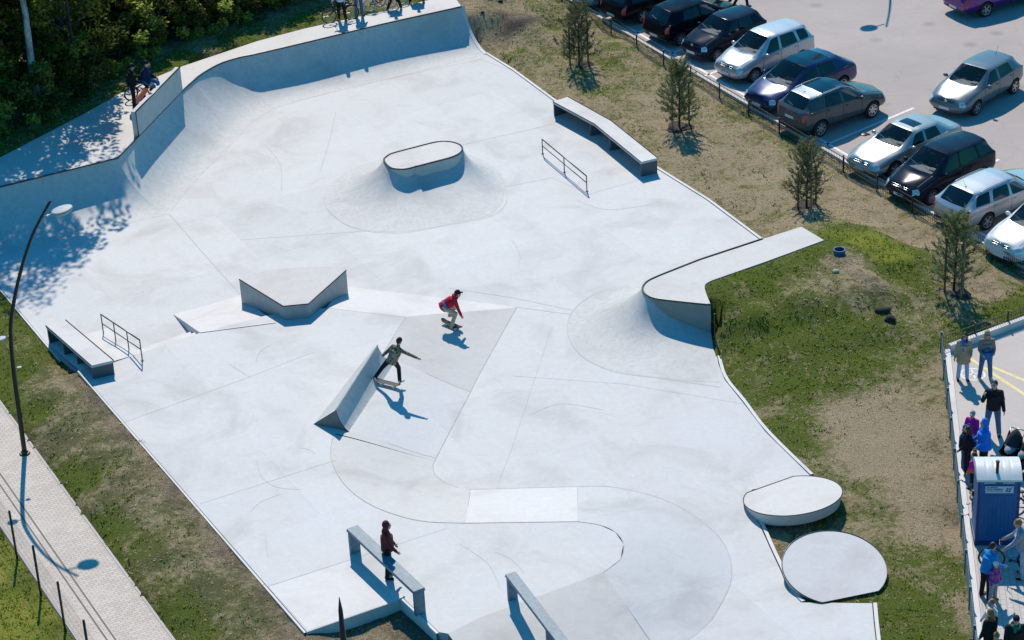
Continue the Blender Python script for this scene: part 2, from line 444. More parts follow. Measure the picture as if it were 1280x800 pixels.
mb = MB()
back = [(562, -12), (536, 0), (453, 20), (380, 36), (320, 52), (225, 84), (159, 112), (100, 145), (0, 197), (-90, 244)]
dk = [p - U * 0.01 for p in A1[:-1]] + A2 + GP(back, HQ)
mb.prism([Vector((p.x, p.y, HQ + 0.004)) for p in dk], 1.5); mb.build('deck', [C_DECK], qp)
mb = MB(); mb.tube([p + Z * 0.012 for p in A1[:-1] + A2], 0.034, 8); mb.build('coping', [M_COPING], qp, smooth=True)
# side rim of the transition at its right end
rim = [r[-1] for r in r2]; mb = MB(); n_ = V * 0.14
mb.strip([p + Z * 0.02 for p in rim], [p + n_ + Z * 0.02 for p in rim]); mb.strip([p + n_ + Z * .02 for p in rim], [p + n_ - Z * 0.5 for p in rim]); mb.strip([p - Z * .5 for p in rim], [p + Z * .02 for p in rim])
mb.build('side_rim', [C_LIGHT], qp, recalc=True)
# extension wall
e0, e1 = G(173, 171, HQ), G(228, 114, HQ); dn = (e1 - e0).normalized(); nn = Vector((dn.y, -dn.x, 0))
mb = MB(); f0 = e0 + nn * 0.02; f1 = e1 + nn * 0.02
T0, T1 = f0 + Z * 1.0, f1 + Z * 1.0
mb.prism([T0, T0 - nn * 0.2, T1 - nn * 0.2, T1], 1.75); mb_w = mb.build('extension_wall', [C_RAMP], qp, recalc=True)
mb = MB(); mb.tube([T0 + Z * .01, T1 + Z * .01], 0.03, 8); mb.tube([T0 - Z * .0, f0], 0.02, 6); mb.build('coping', [M_COPING], mb_w, smooth=True)

# ---------------------------------------------------------------- volcano with oval top
def flare(mb, top, base, drops, H, K=14, closed=True, sm=5, mi=0, power=None):
    T = GP(top, H); B = GP(base, 0)
    D = [Vector((d, 0, 0)) for d in drops]
    if sm > 1: T = cr(T, sm, closed); B = cr(B, sm, closed); D = cr(D, sm, closed)
    rows = [[Vector(t) for t in T]]
    for j in range(K + 1):
        s = 1 - math.sin(PI / 2 * (1 - j / K)) if False else j / K
        u = 1 - s                        # 1 at the top, 0 at the base
        us = math.sin(PI / 2 * u) * .5 + u * .5
        row = []
        for t, b, d in zip(T, B, D):
            h = H - max(0.0, d.x)
            p = Vector((b.x + (t.x - b.x) * us, b.y + (t.y - b.y) * us, h * (1 - math.sqrt(max(0, 1 - (0.93 * us) ** 2))) / (1 - math.sqrt(1 - 0.93 ** 2)) + 0.003)); row.append(p)
        rows.append(row)
    mb.grid(rows, mi, closed); return T, B
H1 = 1.0
vo = empty('volcano_ramp', G(520, 245, 0), 'pale concrete volcano ramp with a flat oval top in the upper middle of the park', 'ramp', world=True)
V1 = [((480, 199.5), (404, 246), 0), ((482.5, 205), (408, 260), 0), ((488.5, 209.8), (432, 280), 0.05), ((497, 211.3), (465, 289), .22), ((508, 211.2), (505, 289.5), .32), ((519, 208.6), (549, 283), .30), ((521, 208.1), (553, 282), 0.42),
      ((543, 202.4), (580, 277), 0.42), ((564.8, 196.6), (607, 271), 0.42), ((575, 191.5), (624, 259), .25), ((578, 186), (631, 241), 0), ((574.5, 181), (625, 217), 0), ((562.7, 177.3), (603, 200), 0),
      ((546.5, 177.5), (560, 186), 0), ((520, 184), (500, 193), 0), ((491.6, 191.5), (451, 207), 0), ((484, 195.3), (418, 226), 0)]
mb = MB(); T1_, _ = flare(mb, [p[0] for p in V1], [p[1] for p in V1], [p[2] for p in V1], H1, sm=4)
o = mb.build('ramp_surface', [C_RAMP], vo, recalc=True); smooth_by_angle(o, 32)
mb = MB(); mb.poly([p + Z * 0.006 for p in T1_]); mb.build('top_pad', [C_DECK], vo)
mb = MB(); mb.tube([p + Z * 0.008 for p in T1_], 0.036, 8, closed=True); mb.build('coping', [M_COPING], vo, smooth=True)
mb = MB(); mb.ribbon(cr(GP([(405, 246), (409, 262), (432, 281), (465, 290), (505, 291), (552, 283), (609, 272), (631, 257), (633, 238), (625, 216)]), 5), .010, .006); mb.build('joint', [M_JOINT], vo)

# ---------------------------------------------------------------- corner hip by the mound
H2 = 1.1
hp = empty('corner_hip_ramp', G(840, 420, 0), 'concrete corner ramp with an L-shaped white deck cut into the grassy mound', 'ramp', world=True)
V2 = [((846, 336), (806, 351), 0), ((822, 345.6), (785, 355), 0), ((810, 351.5), (760, 361), 0), ((804.5, 357), (737.5, 371.6), 0), ((803.2, 361), (717.3, 389.4), 0), ((804, 364.5), (710, 409), 0), ((806.3, 367.4), (714.7, 428.4), 0.0),
      ((811, 370.5), (727.7, 444.7), 0.05), ((817, 372.8), (750.5, 457.7), .2), ((826, 374.6), (776.5, 465.8), .4), ((840, 376.3), (815, 471), 0.62), ((865, 379), (860, 476), .85), ((888.5, 381.3), (899, 478), 1.0)]
mb = MB(); T2_, _ = flare(mb, [p[0] for p in V2], [p[1] for p in V2], [p[2] for p in V2], H2, closed=False, sm=4)
o = mb.build('ramp_surface', [C_RAMP], hp, recalc=True); smooth_by_angle(o, 32)
deck2 = GP([(1001.8, 283.4), (953, 299), (874, 325)], H2) + T2_ + cr(GP([(888.5, 381.3), (881.5, 363), (882, 355.3), (890, 350.5)], H2), 4)[1:] + GP([(960, 326), (1030, 300.3)], H2)
mb = MB(); mb.prism([p + Z * 0.005 for p in deck2], 1.15); mb.build('deck', [C_DECK], hp, recalc=True)
mb = MB(); mb.tube([p + Z * 0.01 for p in GP([(953, 299), (874, 325)], H2) + T2_], 0.034, 8); mb.build('coping', [M_COPING], hp, smooth=True)
mb = MB(); mb.ribbon(cr(GP([(770, 358.6), (737, 371), (716.5, 389), (709, 409), (714, 429), (727, 445.5), (750, 458.5), (776, 466.8), (835, 474.5), (900, 484)]), 5), .010, .006); mb.build('joint', [M_JOINT], hp)
mb = MB(); q = [G(889.5, 381.5, H2), G(893.5, 429, 0.03)]; mb.tube([Vector((q[1].x, q[1].y, H2)), q[1]], 0.025, 6); mb.build('corner_edge', [M_STEEL], hp)

# ---------------------------------------------------------------- round tilted pads
def disc(name, label, cpx, zc, rad, up_az, tilt, chord, thick, mat):
    c = G(*cpx, zc); e = azd(up_az); s = Vector((e.y, -e.x, 0)); ux = e * math.cos(R(tilt)) + Z * math.sin(R(tilt)); nrm = s.cross(ux); nrm = nrm if nrm.z > 0 else -nrm
    P = []
    for i in range(72):
        a = 2 * PI * i / 72; x = math.cos(a) * rad; y = math.sin(a) * rad
        x = max(x, -chord); P.append(c + ux * x + s * y)
    root = empty(name, Vector((c.x, c.y, 0)), label, 'pad', world=True)
    m = MB(); ctr = len(P)
    m.poly(P, 0); top = P; r2_ = [p + (c - p) * 0.05 - Z * min(thick, max(0.03, p.z + 0.02)) for p in P]
    m.strip(top + [top[0]], r2_ + [r2_[0]]); m.poly(r2_, 0, flip=True)
    m.build('slab', [mat], root, recalc=True)
    m = MB(); m.tube([p + nrm * 0.004 for p in P], 0.015, 6, closed=True); m.build('rim', [M_COPING], root, smooth=True)
    return root
disc('round_pad', 'round white concrete pad with a steel rim, tilted up over dark shadowed grass', (991, 619.5), 0.26, 1.41, 152.5, 11.4, 1.15, 0.36, C_DECK)
disc('round_pad', 'round pale pad lying almost flush beside the bottom right grass', (1043, 709), 0.25, 1.42, -14, 11.0, 1.17, 0.3, C_LIGHT)

# ---------------------------------------------------------------- angular pad
pad = empty('manual_pad', G(360, 385, HP), 'arrow-shaped raised concrete pad with dark steel-edged sides', 'pad', world=True)
HT = 1.0
hexp = GP([(299, 349.4), (354, 383), (385.6, 380), (432.7, 338), (411, 332.5), (345, 336), (318, 341.5)], HT)
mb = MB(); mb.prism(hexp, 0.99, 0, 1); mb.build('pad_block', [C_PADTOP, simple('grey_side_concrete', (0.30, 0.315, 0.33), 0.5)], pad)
mb = MB(); mb.tube([p + Z * 0.003 for p in hexp[:4]], 0.022, 6); mb.build('edge_rail', [M_STEEL], pad)

# ---------------------------------------------------------------- spine
sp = empty('spine_ramp', G(440, 500, HP), 'narrow curved concrete spine ramp behind the skater in the camouflage jacket', 'ramp', world=True)
ra, rb = G(420, 513, 1.15), G(472, 432, 1.15); la, lb = G(392.5, 530, HP), G(466, 436.5, HP + 0.05); ga, gb = G(447, 545, .365), G(516, 458, .25)
mb = MB(); K = 10
def spine_row(t):
    r_ = ra.lerp(rb, t); l_ = la.lerp(lb, t); g_ = ga.lerp(gb, t); row = [l_, r_ + (l_ - r_).normalized() * 0.05]
    for j in range(K + 1):
        s = j / K; h = math.sin(PI / 2 * (1 - s)); row.append(Vector((g_.x + (r_.x - g_.x) * h, g_.y + (r_.y - g_.y) * h, g_.z + (r_.z - g_.z) * (1 - math.sqrt(1 - (0.97 * h) ** 2)) / (1 - math.sqrt(1 - .97 ** 2)))))
    return row
rows = [spine_row(i / 12) for i in range(13)]
mb.grid(rows); me_ = MB(); me_.add([p + azd(196) * .006 for p in rows[0]] + [la - Z * .4 + azd(196) * .006, ga - Z * .4 + azd(196) * .006], [tuple(range(len(rows[0]))) + (len(rows[0]) + 1, len(rows[0]))]); me_.build('end_shade_sheet', [simple('end_shade_grey', (.14, .15, .155), .5)], sp, recalc=False); mb.add(rows[0] + [la - Z * .4, ga - Z * .4], [tuple(range(len(rows[0]))) + (len(rows[0]) + 1, len(rows[0]))]); mb.add(rows[-1] + [lb - Z * .5, gb - Z * .5], [tuple(range(len(rows[0])))[::-1] + (len(rows[0]), len(rows[0]) + 1)])  # dark sheet over the near end face paints in the shade there
o = mb.build('ramp_block', [C_RAMP], sp, recalc=True); smooth_by_angle(o, 28)
mb = MB(); mb.tube([ra + Z * .01, rb + Z * .01], 0.026, 8); mb.build('coping', [M_GALV], sp)
mb = MB(); mb.tube([p + azd(196) * 0.004 for p in rows[0]], 0.012, 5); mb.build('end_edge', [M_STEEL], sp)

# ---------------------------------------------------------------- ledges, rails, benches
C_LEDGE = concrete('ledge_concrete', (1.02, 1.0, 0.99), 1.0, 0.1)
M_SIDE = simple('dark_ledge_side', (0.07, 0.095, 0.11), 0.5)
def ledge(name, label, top, zs, foot, sup, wd_panel=0.08, slab=0.09):
    """top: pairs of pixels (left edge, right edge) along the ledge with heights; foot heights; supports at fractions"""
    root = empty(name, G(*top[0][0], foot[0]), label, 'grind ledge', world=True)
    L = [G(*p[0], z) for p, z in zip(top, zs)]; Rr = [G(*p[1], z) for p, z in zip(top, zs)]
    m = MB(); n = len(L)
    for off, flip in ((0, False), (-slab, True)):
        a = [p + Z * off for p in L]; b = [p + Z * off for p in Rr]
        m.strip(a, b) if not flip else m.strip(b, a)
    m.strip([p - Z * slab for p in L], L); m.strip(Rr, [p - Z * slab for p in Rr])
    for i in (0, -1): m.add([L[i], Rr[i], Rr[i] - Z * slab, L[i] - Z * slab], [(0, 1, 2, 3)])
    m.build('top_slab', [C_LEDGE], root, recalc=True)
    m = MB(); m.tube([p + Z * .002 for p in L], 0.018, 6); m.tube([p + Z * .002 for p in Rr], 0.018, 6); m.build('edge_rail', [M_STEEL], root)
    def at(f):
        x = f * (n - 1); i = min(int(x), n - 2); t = x - i
        return L[i].lerp(L[i + 1], t), Rr[i].lerp(Rr[i + 1], t), foot[i] + (foot[i + 1] - foot[i]) * t
    for f in sup:
        l, r_, z0 = at(f); l = l.lerp(r_, 0.03); r_ = r_.lerp(l, 0.03); d = U * wd_panel / 2
        m = MB(); q = [l - d, r_ - d, r_ + d, l + d]; zt = l.z - slab
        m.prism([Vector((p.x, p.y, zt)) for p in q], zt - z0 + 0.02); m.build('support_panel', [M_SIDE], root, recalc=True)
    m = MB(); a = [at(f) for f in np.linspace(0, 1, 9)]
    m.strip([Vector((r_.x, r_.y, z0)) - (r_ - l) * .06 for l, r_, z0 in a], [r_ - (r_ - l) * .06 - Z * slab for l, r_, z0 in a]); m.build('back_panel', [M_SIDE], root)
    return root
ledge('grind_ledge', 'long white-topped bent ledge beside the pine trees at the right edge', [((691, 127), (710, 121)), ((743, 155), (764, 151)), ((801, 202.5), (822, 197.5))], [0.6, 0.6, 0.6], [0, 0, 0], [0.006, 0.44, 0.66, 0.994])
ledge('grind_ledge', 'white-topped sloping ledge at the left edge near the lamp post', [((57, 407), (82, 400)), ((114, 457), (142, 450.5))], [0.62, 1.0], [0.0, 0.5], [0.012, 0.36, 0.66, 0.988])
def handrail(name, label, a, b, za, zb, fa, fb, posts, bars, r=0.022):
    root = empty(name, G(*a, za), label, 'handrail', world=True); A = G(*a, za); B = G(*b, zb)
    for off in bars:
        m = MB(); m.tube([A - Z * off, B - Z * off], r if off == 0 else r * .75, 8); m.build('bar', [M_STEEL], root, smooth=True)
    for t in posts:
        p = A.lerp(B, t); z0 = fa + (fb - fa) * t; m = MB(); m.tube([p, Vector((p.x, p.y, z0 - .02))], r * .85, 8); m.box((p.x, p.y, z0 + .006), .1, .1, .012); m.build('post', [M_STEEL], root)
handrail('handrail', 'thin two-bar steel handrail standing on the flat beside the long bent ledge', (677.5, 174), (733, 220), .6, .62, 0.0, 0.0, (0.0, .5, 1.0), (0, .27))
handrail('handrail', 'dark grid-like handrail sloping down the low bank by the left ledge', (126, 393), (174.5, 425), .75, 1.25, 0.0, .5, (0, .33, .67, 1), (0, .34))
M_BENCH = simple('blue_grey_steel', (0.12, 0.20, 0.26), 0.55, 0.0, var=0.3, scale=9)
def grindrail(label, a, b, wdt, ztop, legs, zf, thick=.08):
    A, B = G(*a, ztop), G(*b, ztop); d = (B - A).normalized(); n = Vector((d.y, -d.x, 0))
    root = empty('grind_rail', Vector((A.x, A.y, zf)), label, 'grind rail', world=True)
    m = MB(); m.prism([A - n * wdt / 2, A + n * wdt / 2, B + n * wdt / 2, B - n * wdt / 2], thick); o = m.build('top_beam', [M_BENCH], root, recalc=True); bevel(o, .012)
    for t in legs:
        p = A.lerp(B, t); m = MB(); h = .05; w2 = wdt / 2 - .02
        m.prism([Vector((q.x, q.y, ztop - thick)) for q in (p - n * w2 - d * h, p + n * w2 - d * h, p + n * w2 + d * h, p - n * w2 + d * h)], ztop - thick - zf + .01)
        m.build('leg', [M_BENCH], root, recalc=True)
    return root
grindrail('long blue-grey grind rail that the person in the hooded top stands behind', (440, 658.5), (524, 737), .34, 1.3, (.015, .985), HP)
grindrail('narrow blue-grey grind rail running off the bottom edge of the photo', (638, 716), (742, 852), .3, 1.3, (.012, .5, .985), HP)
# ================================================================== terrain, grass, path, car park
CTRL = []          # (x, y, z, green, dirt)
def cp(px, py, z, g=0.5, d=0.0):
    p = G(px, py, z); CTRL.append((p.x, p.y, z, g, d))
# left strip between path and park
for q in [(-60, 300), (-20, 345)]: cp(*q, -.05, .8, .2)
for q in [(10, 380, 0, .9, .1), (40, 430, .05, .75, .2), (85, 480, .3, .2, .8), (60, 470, .15, .5, .5), (120, 500, .47, .1, 1), (155, 545, .48, .15, .9), (210, 610, .48, .1, 1), (280, 690, .48, .1, 1), (360, 790, .46, .1, .9),
          (60, 560, .1, .5, .6), (45, 520, .08, .8, .2), (110, 600, .2, .9, .3), (150, 610, .28, .4, .7), (130, 660, .1, .8, .3), (170, 690, .2, .75, .4), (230, 760, .25, .85, .3), (200, 720, .2, .6, .5), (270, 740, .33, .55, .6), (310, 790, .34, .6, .6), (250, 800, .22, .8, .3),
          (20, 470, .02, .9, .2), (0, 430, 0, .7, .3), (420, 780, .16, .4, .8), (480, 765, .16, .45, .7), (450, 800, .1, .5, .6), (520, 790, .2, .2, .9), (540, 800, .2, .2, .9)]: cp(*q)
for q in [(-30, 470), (0, 505), (65, 600), (130, 686), (215, 800)]: cp(*q, 0.0, .8, .3)
for q in [(-30, 620), (0, 700), (40, 760), (0, 790), (80, 830)]: cp(*q, -0.02, .72, -1.2)
# right side between kerb and car park fence
for q in [(650, 88), (720, 140), (790, 185), (862, 228), (930, 280)]: cp(*q, -.03, .45, .25)
for q in [(705, 0), (764, 40), (829, 80), (930, 133), (1002, 176), (1140, 266), (1280, 348), (1340, 385)]: cp(*q, 0.02, .55, .1)
for q in [(740, 80, 0, .6, .1), (690, 70, .15, .55, .2), (800, 130, 0, .35, .2), (850, 180, 0, .25, .4), (900, 200, 0, .25, .4), (950, 200, 0, .4, .2), (980, 250, 0.1, .35, .3), (1060, 250, 0.1, .25, .4), (1100, 270, .1, .2, .4), (1150, 300, .05, .25, .4), (1230, 360, 0, .2, .5), (1200, 395, 0, .35, .3), (870, 140, 0, .4, .2), (1080, 230, 0, .3, .3),
          (660, 110, 0, .5, .2), (760, 110, 0, .55, .1), (900, 250, 0, .3, .3)]: cp(*q)
# embankment by the right end of the quarter pipe
for q in [(590, 12, 1.3, .1, .7), (600, 30, .95, .25, .6), (612, 55, .35, .5, .3), (630, 70, .12, .7, .1), (620, 5, 1.35, .1, .8), (640, 12, 1.3, .0, 2.0), (655, 18, 1.0, .05, 1.6), (665, 35, .6, .5, .2), (640, 40, .65, .5, .4), (690, 40, .1, .65, .1), (670, 5, .8, .7, -.3), (700, 20, .1, .6, 0), (650, 62, .2, .8, 0), (610, -20, 1.4, .4, .3), (660, -30, .9, .5, .2), (700, -30, .3, .5, .2)]: cp(*q)
# forest ground behind the deck
for q in [(540, -10), (453, 14), (385, 28), (320, 44), (225, 78), (165, 104), (100, 138), (0, 190), (-90, 238)]: cp(*q, 1.42, .8, -.4)
for q in [(430, -30), (330, 10), (200, 50), (100, 80), (0, 130), (-100, 190), (200, -40), (0, 0), (-150, 80), (500, -60), (100, -150), (600, -120)]: cp(*q, 1.5, .3, .8)
# grassy mound by the corner ramp
for q in [(888, 357, 1.08, .9, 0), (886, 366, 1.08, .9, 0), (896, 354, 1.1, .95, -.2), (920, 345, 1.12, .95, -.2), (945, 336, 1.12, .95, -.2), (975, 325, 1.12, .95, -.2), (1005, 313, 1.12, .9, -.2), (1033, 304, 1.1, .9, -.2), (1040, 290, .9, .95, -1), (1080, 300, .8, 1, -1.2), (1110, 320, .7, 1, -1.2), (1025, 285, .7, .5, .2), (1000, 275, .3, .3, .3), (1050, 320, 1.12, .3, .6), (1080, 345, 1.05, .2, .7), (1060, 355, 1.05, .5, .4), (1000, 365, 1.12, .7, .1), (940, 385, 1.05, .9, 0), (905, 395, .85, .9, .1),
          (897, 372, 1.08, .8, .2), (898, 386, .95, .8, .3), (900, 402, .68, .6, .5), (902, 416, .38, .8, .3), (905, 430, .12, .9, .2), (950, 430, .4, 1, 0), (1000, 420, .5, 1, 0), (1060, 410, .5, .95, 0), (1110, 395, .45, .7, .4), (1130, 350, .4, .85, -.4), (1150, 400, .15, .7, .1), (1060, 450, .2, .9, 0), (1000, 470, .15, .9, .1), (940, 470, .15, .8, .2), (905, 455, .1, .9, .1), (1120, 440, .08, .75, .1), (900, 415, .5, .3, .6)]: cp(*q)
for q in [(950, 515, -.03, .6, .2), (1000, 530, 0, .7, .3), (1060, 520, 0, .15, .3), (1090, 545, 0, -.15, .1), (1110, 580, 0, -.1, .15), (1060, 570, 0, .05, .2), (1140, 540, 0, .1, .3), (1030, 575, 0, .65, .2), (1080, 620, 0, .6, .3), (1130, 620, 0, .1, .4), (1160, 660, 0, .1, .35), (1090, 650, -.05, .6, .3), (1130, 700, -.05, .75, .1), (1160, 760, -.05, .9, 0), (1120, 770, -.05, .9, 0), (1180, 720, 0, .7, .2), (1150, 480, 0, .45, .4), (1165, 560, 0, .4, .5),
          (960, 650, -.12, .5, .4), (1030, 660, -.12, .6, .3), (965, 690, -.1, .4, .5), (1180, 470, 0, .4, .3), (1195, 640, 0, .3, .6), (1210, 760, 0, .5, .4), (1140, 820, -.05, .8, .1), (1120, 860, -.05, .8, .1)]: cp(*q)
for q in [(1250, 390), (1200, 420), (1300, 370)]: cp(*q, 0.02, .9, -.2)
def edge_ctrl(px, z, dz, g, d, side, off=.28):
    P = GP(px, z); n_ = max(2, int((P[-1] - P[0]).length / .8))
    for k in range(len(P) - 1):
        m_ = max(2, int((P[k + 1] - P[k]).length / .9)); t_ = (P[k + 1] - P[k]).normalized(); nn_ = Vector((-t_.y, t_.x, 0)) * side
        for j in range(m_): q = P[k].lerp(P[k + 1], (j + .5) / m_) + nn_ * off; CTRL.append((q.x, q.y, z + dz, g, d))
edge_ctrl(left_plat, HP, -.005, .25, .7, -1); edge_ctrl(left_plat, HP, -.03, .5, .4, -1, .8)
edge_ctrl(right_edge[1:], 0, -.01, .4, .25, 1); edge_ctrl(right_edge2, 0, -.01, .75, .1, 1)
for q in rim: CTRL.append((q.x + V.x * .4, q.y + V.y * .4, q.z - .10, .4, .4)); CTRL.append((q.x + V.x * .9, q.y + V.y * .9, q.z - .14, .3, .5))
CA = np.array(CTRL); CA[:, 3] = CA[:, 3] * .95 - .10; CA[:, 4] = np.where((CA[:, 0] < -6) & (CA[:, 4] > 0), CA[:, 4] * .95, CA[:, 4]); CA[:, 3] = np.where((CA[:, 0] < -6) & (CA[:, 1] < 75), CA[:, 3] + .12, CA[:, 3])
def idw(x, y, cols=(2, 3, 4), pw=3.2):
    out = np.zeros(x.shape + (len(cols),)); ws = np.zeros(x.shape)
    for c in CA:
        w_ = 1.0 / (((x - c[0]) ** 2 + (y - c[1]) ** 2 + 0.12) ** (pw / 2)); ws += w_
        for k, i in enumerate(cols): out[..., k] += w_ * c[i]
    return out / ws[..., None]

# paved areas
FEN = [G(*p, 0.0) for p in ((700, 4), (764, 43), (829, 82), (930, 136), (1002, 178.5), (1140, 268), (1280, 350))]
fA = G(764, 43, 0); fdir = (G(1280, 350, 0) - fA).normalized()
K0 = fA + V * 0.55 - fdir * 40; K1 = fA + V * 0.55 + fdir * 60
PARKP = [K0, K1, K1 + V * 45, K0 + V * 45]
kc = G(1184, 441, 0); kd = (G(1224, 799, 0) - kc).normalized(); kb = (G(1280, 405.5, 0) - kc).normalized()
PAVE = [kc, kc + kd * 24, kc + kd * 24 + kb * 20, kc + kb * 20]
pd = (G(215, 800) - G(0, 505)).normalized()
pr0 = G(0, 505) - pd * 25; pr1 = G(215, 800) + pd * 6; pl0 = G(0, 655) - pd * 25; pl1 = G(100, 800) + pd * 8
PATH = [pr0, pr1, pl1, pl0]

def axis(lo, hi, flo, fhi, st):
    f = list(np.arange(flo, fhi, st)); a = []; x = flo; s_ = st
    while x > lo: s_ *= 1.35; x -= s_; a.append(x)
    b = []; x = fhi; s_ = st
    while x < hi: b.append(x); s_ *= 1.35; x += s_
    return np.array(a[::-1] + f + b)
xs = axis(-500, 500, -26, 24, 0.22); ys = axis(-60, 900, 47, 118, 0.24)
X, Y = np.meshgrid(xs, ys); D = idw(X, Y)
Zt = D[..., 0]
nz = np.array([[noise.noise(Vector((x * .55, y * .55, 0))) * .06 + noise.noise(Vector((x * 2.1, y * 2.1, 3))) * .025 for x in xs] for y in ys])
far = (X < -30) | (X > 30) | (Y > 122) | (Y < 45)
Zt = np.where(far, np.clip(Zt, -0.5, 1.5), Zt + nz)
def shrink(poly, d):
    P = [Vector((p[0], p[1], 0)) for p in poly]; n = len(P); ar = sum(P[i].x * P[(i + 1) % n].y - P[(i + 1) % n].x * P[i].y for i in range(n)); out = []
    for i in range(n):
        a = (P[i] - P[i - 1]); b = (P[(i + 1) % n] - P[i])
        a = a.normalized() if a.length > 1e-6 else b.normalized(); b = b.normalized() if b.length > 1e-6 else a
        nn_ = Vector((-(a + b).y, (a + b).x, 0)); nn_ = nn_.normalized() if nn_.length > 1e-6 else Vector((-a.y, a.x, 0))
        out.append(P[i] + nn_ * (d if ar > 0 else -d))
    return out
HARD = [FLOOR, PLAT, PARKP, PAVE, dk, PATH]
covered = np.zeros(X.shape, bool)
for poly, d in ((FLOOR, .22), (PLAT, .22), (PARKP, .25), (PAVE, .2), (dk, .25), (PATH, .25), (deck2, .3)):
    ins = inside(X, Y, shrink(poly, d)); covered |= ins
Zt = np.where(covered, np.minimum(Zt, 0) - 0.42, Zt)
dk2i = inside(X, Y, shrink(deck2, -.3)) | inside(X, Y, GP([(895, 433), (886, 397), (893, 386), (960, 358), (985, 420), (960, 452), (904, 446)]))
for poly, zc in ((FLOOR, -.03), (PLAT, .488), (PATH, .0), (PARKP, -.02), (PAVE, 0.0)):
    ins = inside(X, Y, shrink(poly, -.34)) & ~dk2i; Zt = np.where(ins, np.minimum(Zt, zc if poly is not FLOOR else np.where(inside(X, Y, shrink(PLAT, -.34)), .488, zc)), Zt)
Zt = np.where(inside(X, Y, shrink(deck2, -.45)), np.minimum(Zt, H2 - .025), Zt)
for q in cr(GP([(938, 304), (913, 312), (874, 325)], H2), 6) + T2_:
    near = (X - q.x) ** 2 + (Y - q.y) ** 2 < .42 ** 2; Zt = np.where(near, np.minimum(Zt, -.3), Zt)
for q in rim:
    near = (X - q.x) ** 2 + (Y - q.y) ** 2 < .36 ** 2; Zt = np.where(near, np.minimum(Zt, q.z - .07), Zt)
ny, nx = X.shape
verts = np.stack([X, Y, Zt], -1).reshape(-1, 3)
idx = np.arange(nx * ny).reshape(ny, nx)
quads = np.stack([idx[:-1, :-1], idx[:-1, 1:], idx[1:, 1:], idx[1:, :-1]], -1).reshape(-1, 4)
me = bpy.data.meshes.new('ground'); me.from_pydata(verts.tolist(), [], quads.tolist())
for nm, k in (('green', 1), ('dirt', 2)):
    at = me.attributes.new(nm, 'FLOAT', 'POINT'); at.data.foreach_set('value', D[..., k].reshape(-1).astype(np.float32))
me.polygons.foreach_set('use_smooth', [True] * len(me.polygons))

def turf():
    m, t, b = _nodes('turf'); p = wpos(t)
    g = N(t, 'Attribute', attribute_name='green').outputs['Fac']; d = N(t, 'Attribute', attribute_name='dirt').outputs['Fac']
    n1 = noise_n(t, 0.9, 6, .65, p, .8); n2 = noise_n(t, 5.5, 6, .7, p, .5); n3 = noise_n(t, 30, 4, .75, p)
    def madd(a, b_, k, off):
        q = N(t, 'Math', operation='MULTIPLY_ADD'); t.links.new(a, q.inputs[0]); q.inputs[1].default_value = k
        if isinstance(b_, float): q.inputs[2].default_value = b_
        else: t.links.new(b_, q.inputs[2])
        q2 = N(t, 'Math', operation='ADD'); t.links.new(q.outputs[0], q2.inputs[0]); q2.inputs[1].default_value = off; return q2.outputs[0]
    s1 = madd(n1, g, 1.5, -.75); s2 = madd(n2, s1, 1.3, -.65); s3 = madd(n3, s2, .6, -.3)
    green = ramp(t, n3, [(.3, (.04, .06, .010)), (.5, (.12, .155, .025)), (.72, (.24, .28, .055))])
    dry = ramp(t, n3, [(.3, (.13, .095, .05)), (.5, (.44, .345, .215)), (.7, (.68, .57, .41))])
    soil = ramp(t, n3, [(.3, (.065, .05, .035)), (.5, (.16, .13, .09)), (.7, (.32, .265, .20))])
    pale = ramp(t, n3, [(.3, (.20, .165, .13)), (.6, (.42, .36, .30))])
    c = mixc(t, maprange(t, s3, .22, .62), dry, green)
    dd = madd(n2, madd(n1, d, .9, -.45), .9, -.45)
    c = mixc(t, maprange(t, dd, .35, .85), c, soil)
    c = mixc(t, maprange(t, dd, 1.05, 1.6), c, pale)
    c = mixc(t, maprange(t, dd, -.55, -1.1, 0, .8), c, ramp(t, n3, [(.3, (.14, .15, .02)), (.6, (.42, .42, .07))]))
    t.links.new(c, b.inputs['Base Color']); b.inputs['Roughness'].default_value = .95; b.inputs['Specular IOR Level'].default_value = .1
    h = noise_n(t, 16, 5, .8, p); bump(t, b, h, 1.0, .10)
    return m
M_TURF = turf(); me.materials.append(M_TURF)
o = bpy.data.objects.new('ground', me); COL.objects.link(o); tag(o, kind='structure')

# ---- short uneven grass standing on the soil
def blade_mat():
    m, t, b = _nodes('grass_blades'); a = N(t, 'Attribute', attribute_name='tone').outputs['Fac']
    c = ramp(t, a, [(0, (.56, .44, .28)), (.42, (.60, .49, .28)), (.56, (.26, .28, .07)), (.8, (.16, .21, .03)), (1, (.34, .40, .05))])
    t.links.new(c, b.inputs['Base Color']); b.inputs['Roughness'].default_value = .7; b.inputs['Specular IOR Level'].default_value = .2
    tr_ = N(t, 'BsdfTranslucent'); t.links.new(c, tr_.inputs[0]); ms = N(t, 'MixShader'); ms.inputs[0].default_value = .3
    t.links.new(b.outputs[0], ms.inputs[1]); t.links.new(tr_.outputs[0], ms.inputs[2]); t.links.new(ms.outputs[0], t.nodes['Material Output'].inputs[0]); return m
from bisect import bisect
def ground_z(x, y):
    i = np.clip(np.searchsorted(xs, x) - 1, 0, nx - 2); j = np.clip(np.searchsorted(ys, y) - 1, 0, ny - 2)
    tx = (x - xs[i]) / (xs[i + 1] - xs[i]); ty = (y - ys[j]) / (ys[j + 1] - ys[j])
    return (Zt[j, i] * (1 - tx) + Zt[j, i + 1] * tx) * (1 - ty) + (Zt[j + 1, i] * (1 - tx) + Zt[j + 1, i + 1] * tx) * ty
def gz(x, y): return float(ground_z(np.array([x]), np.array([y]))[0])
n = 120000
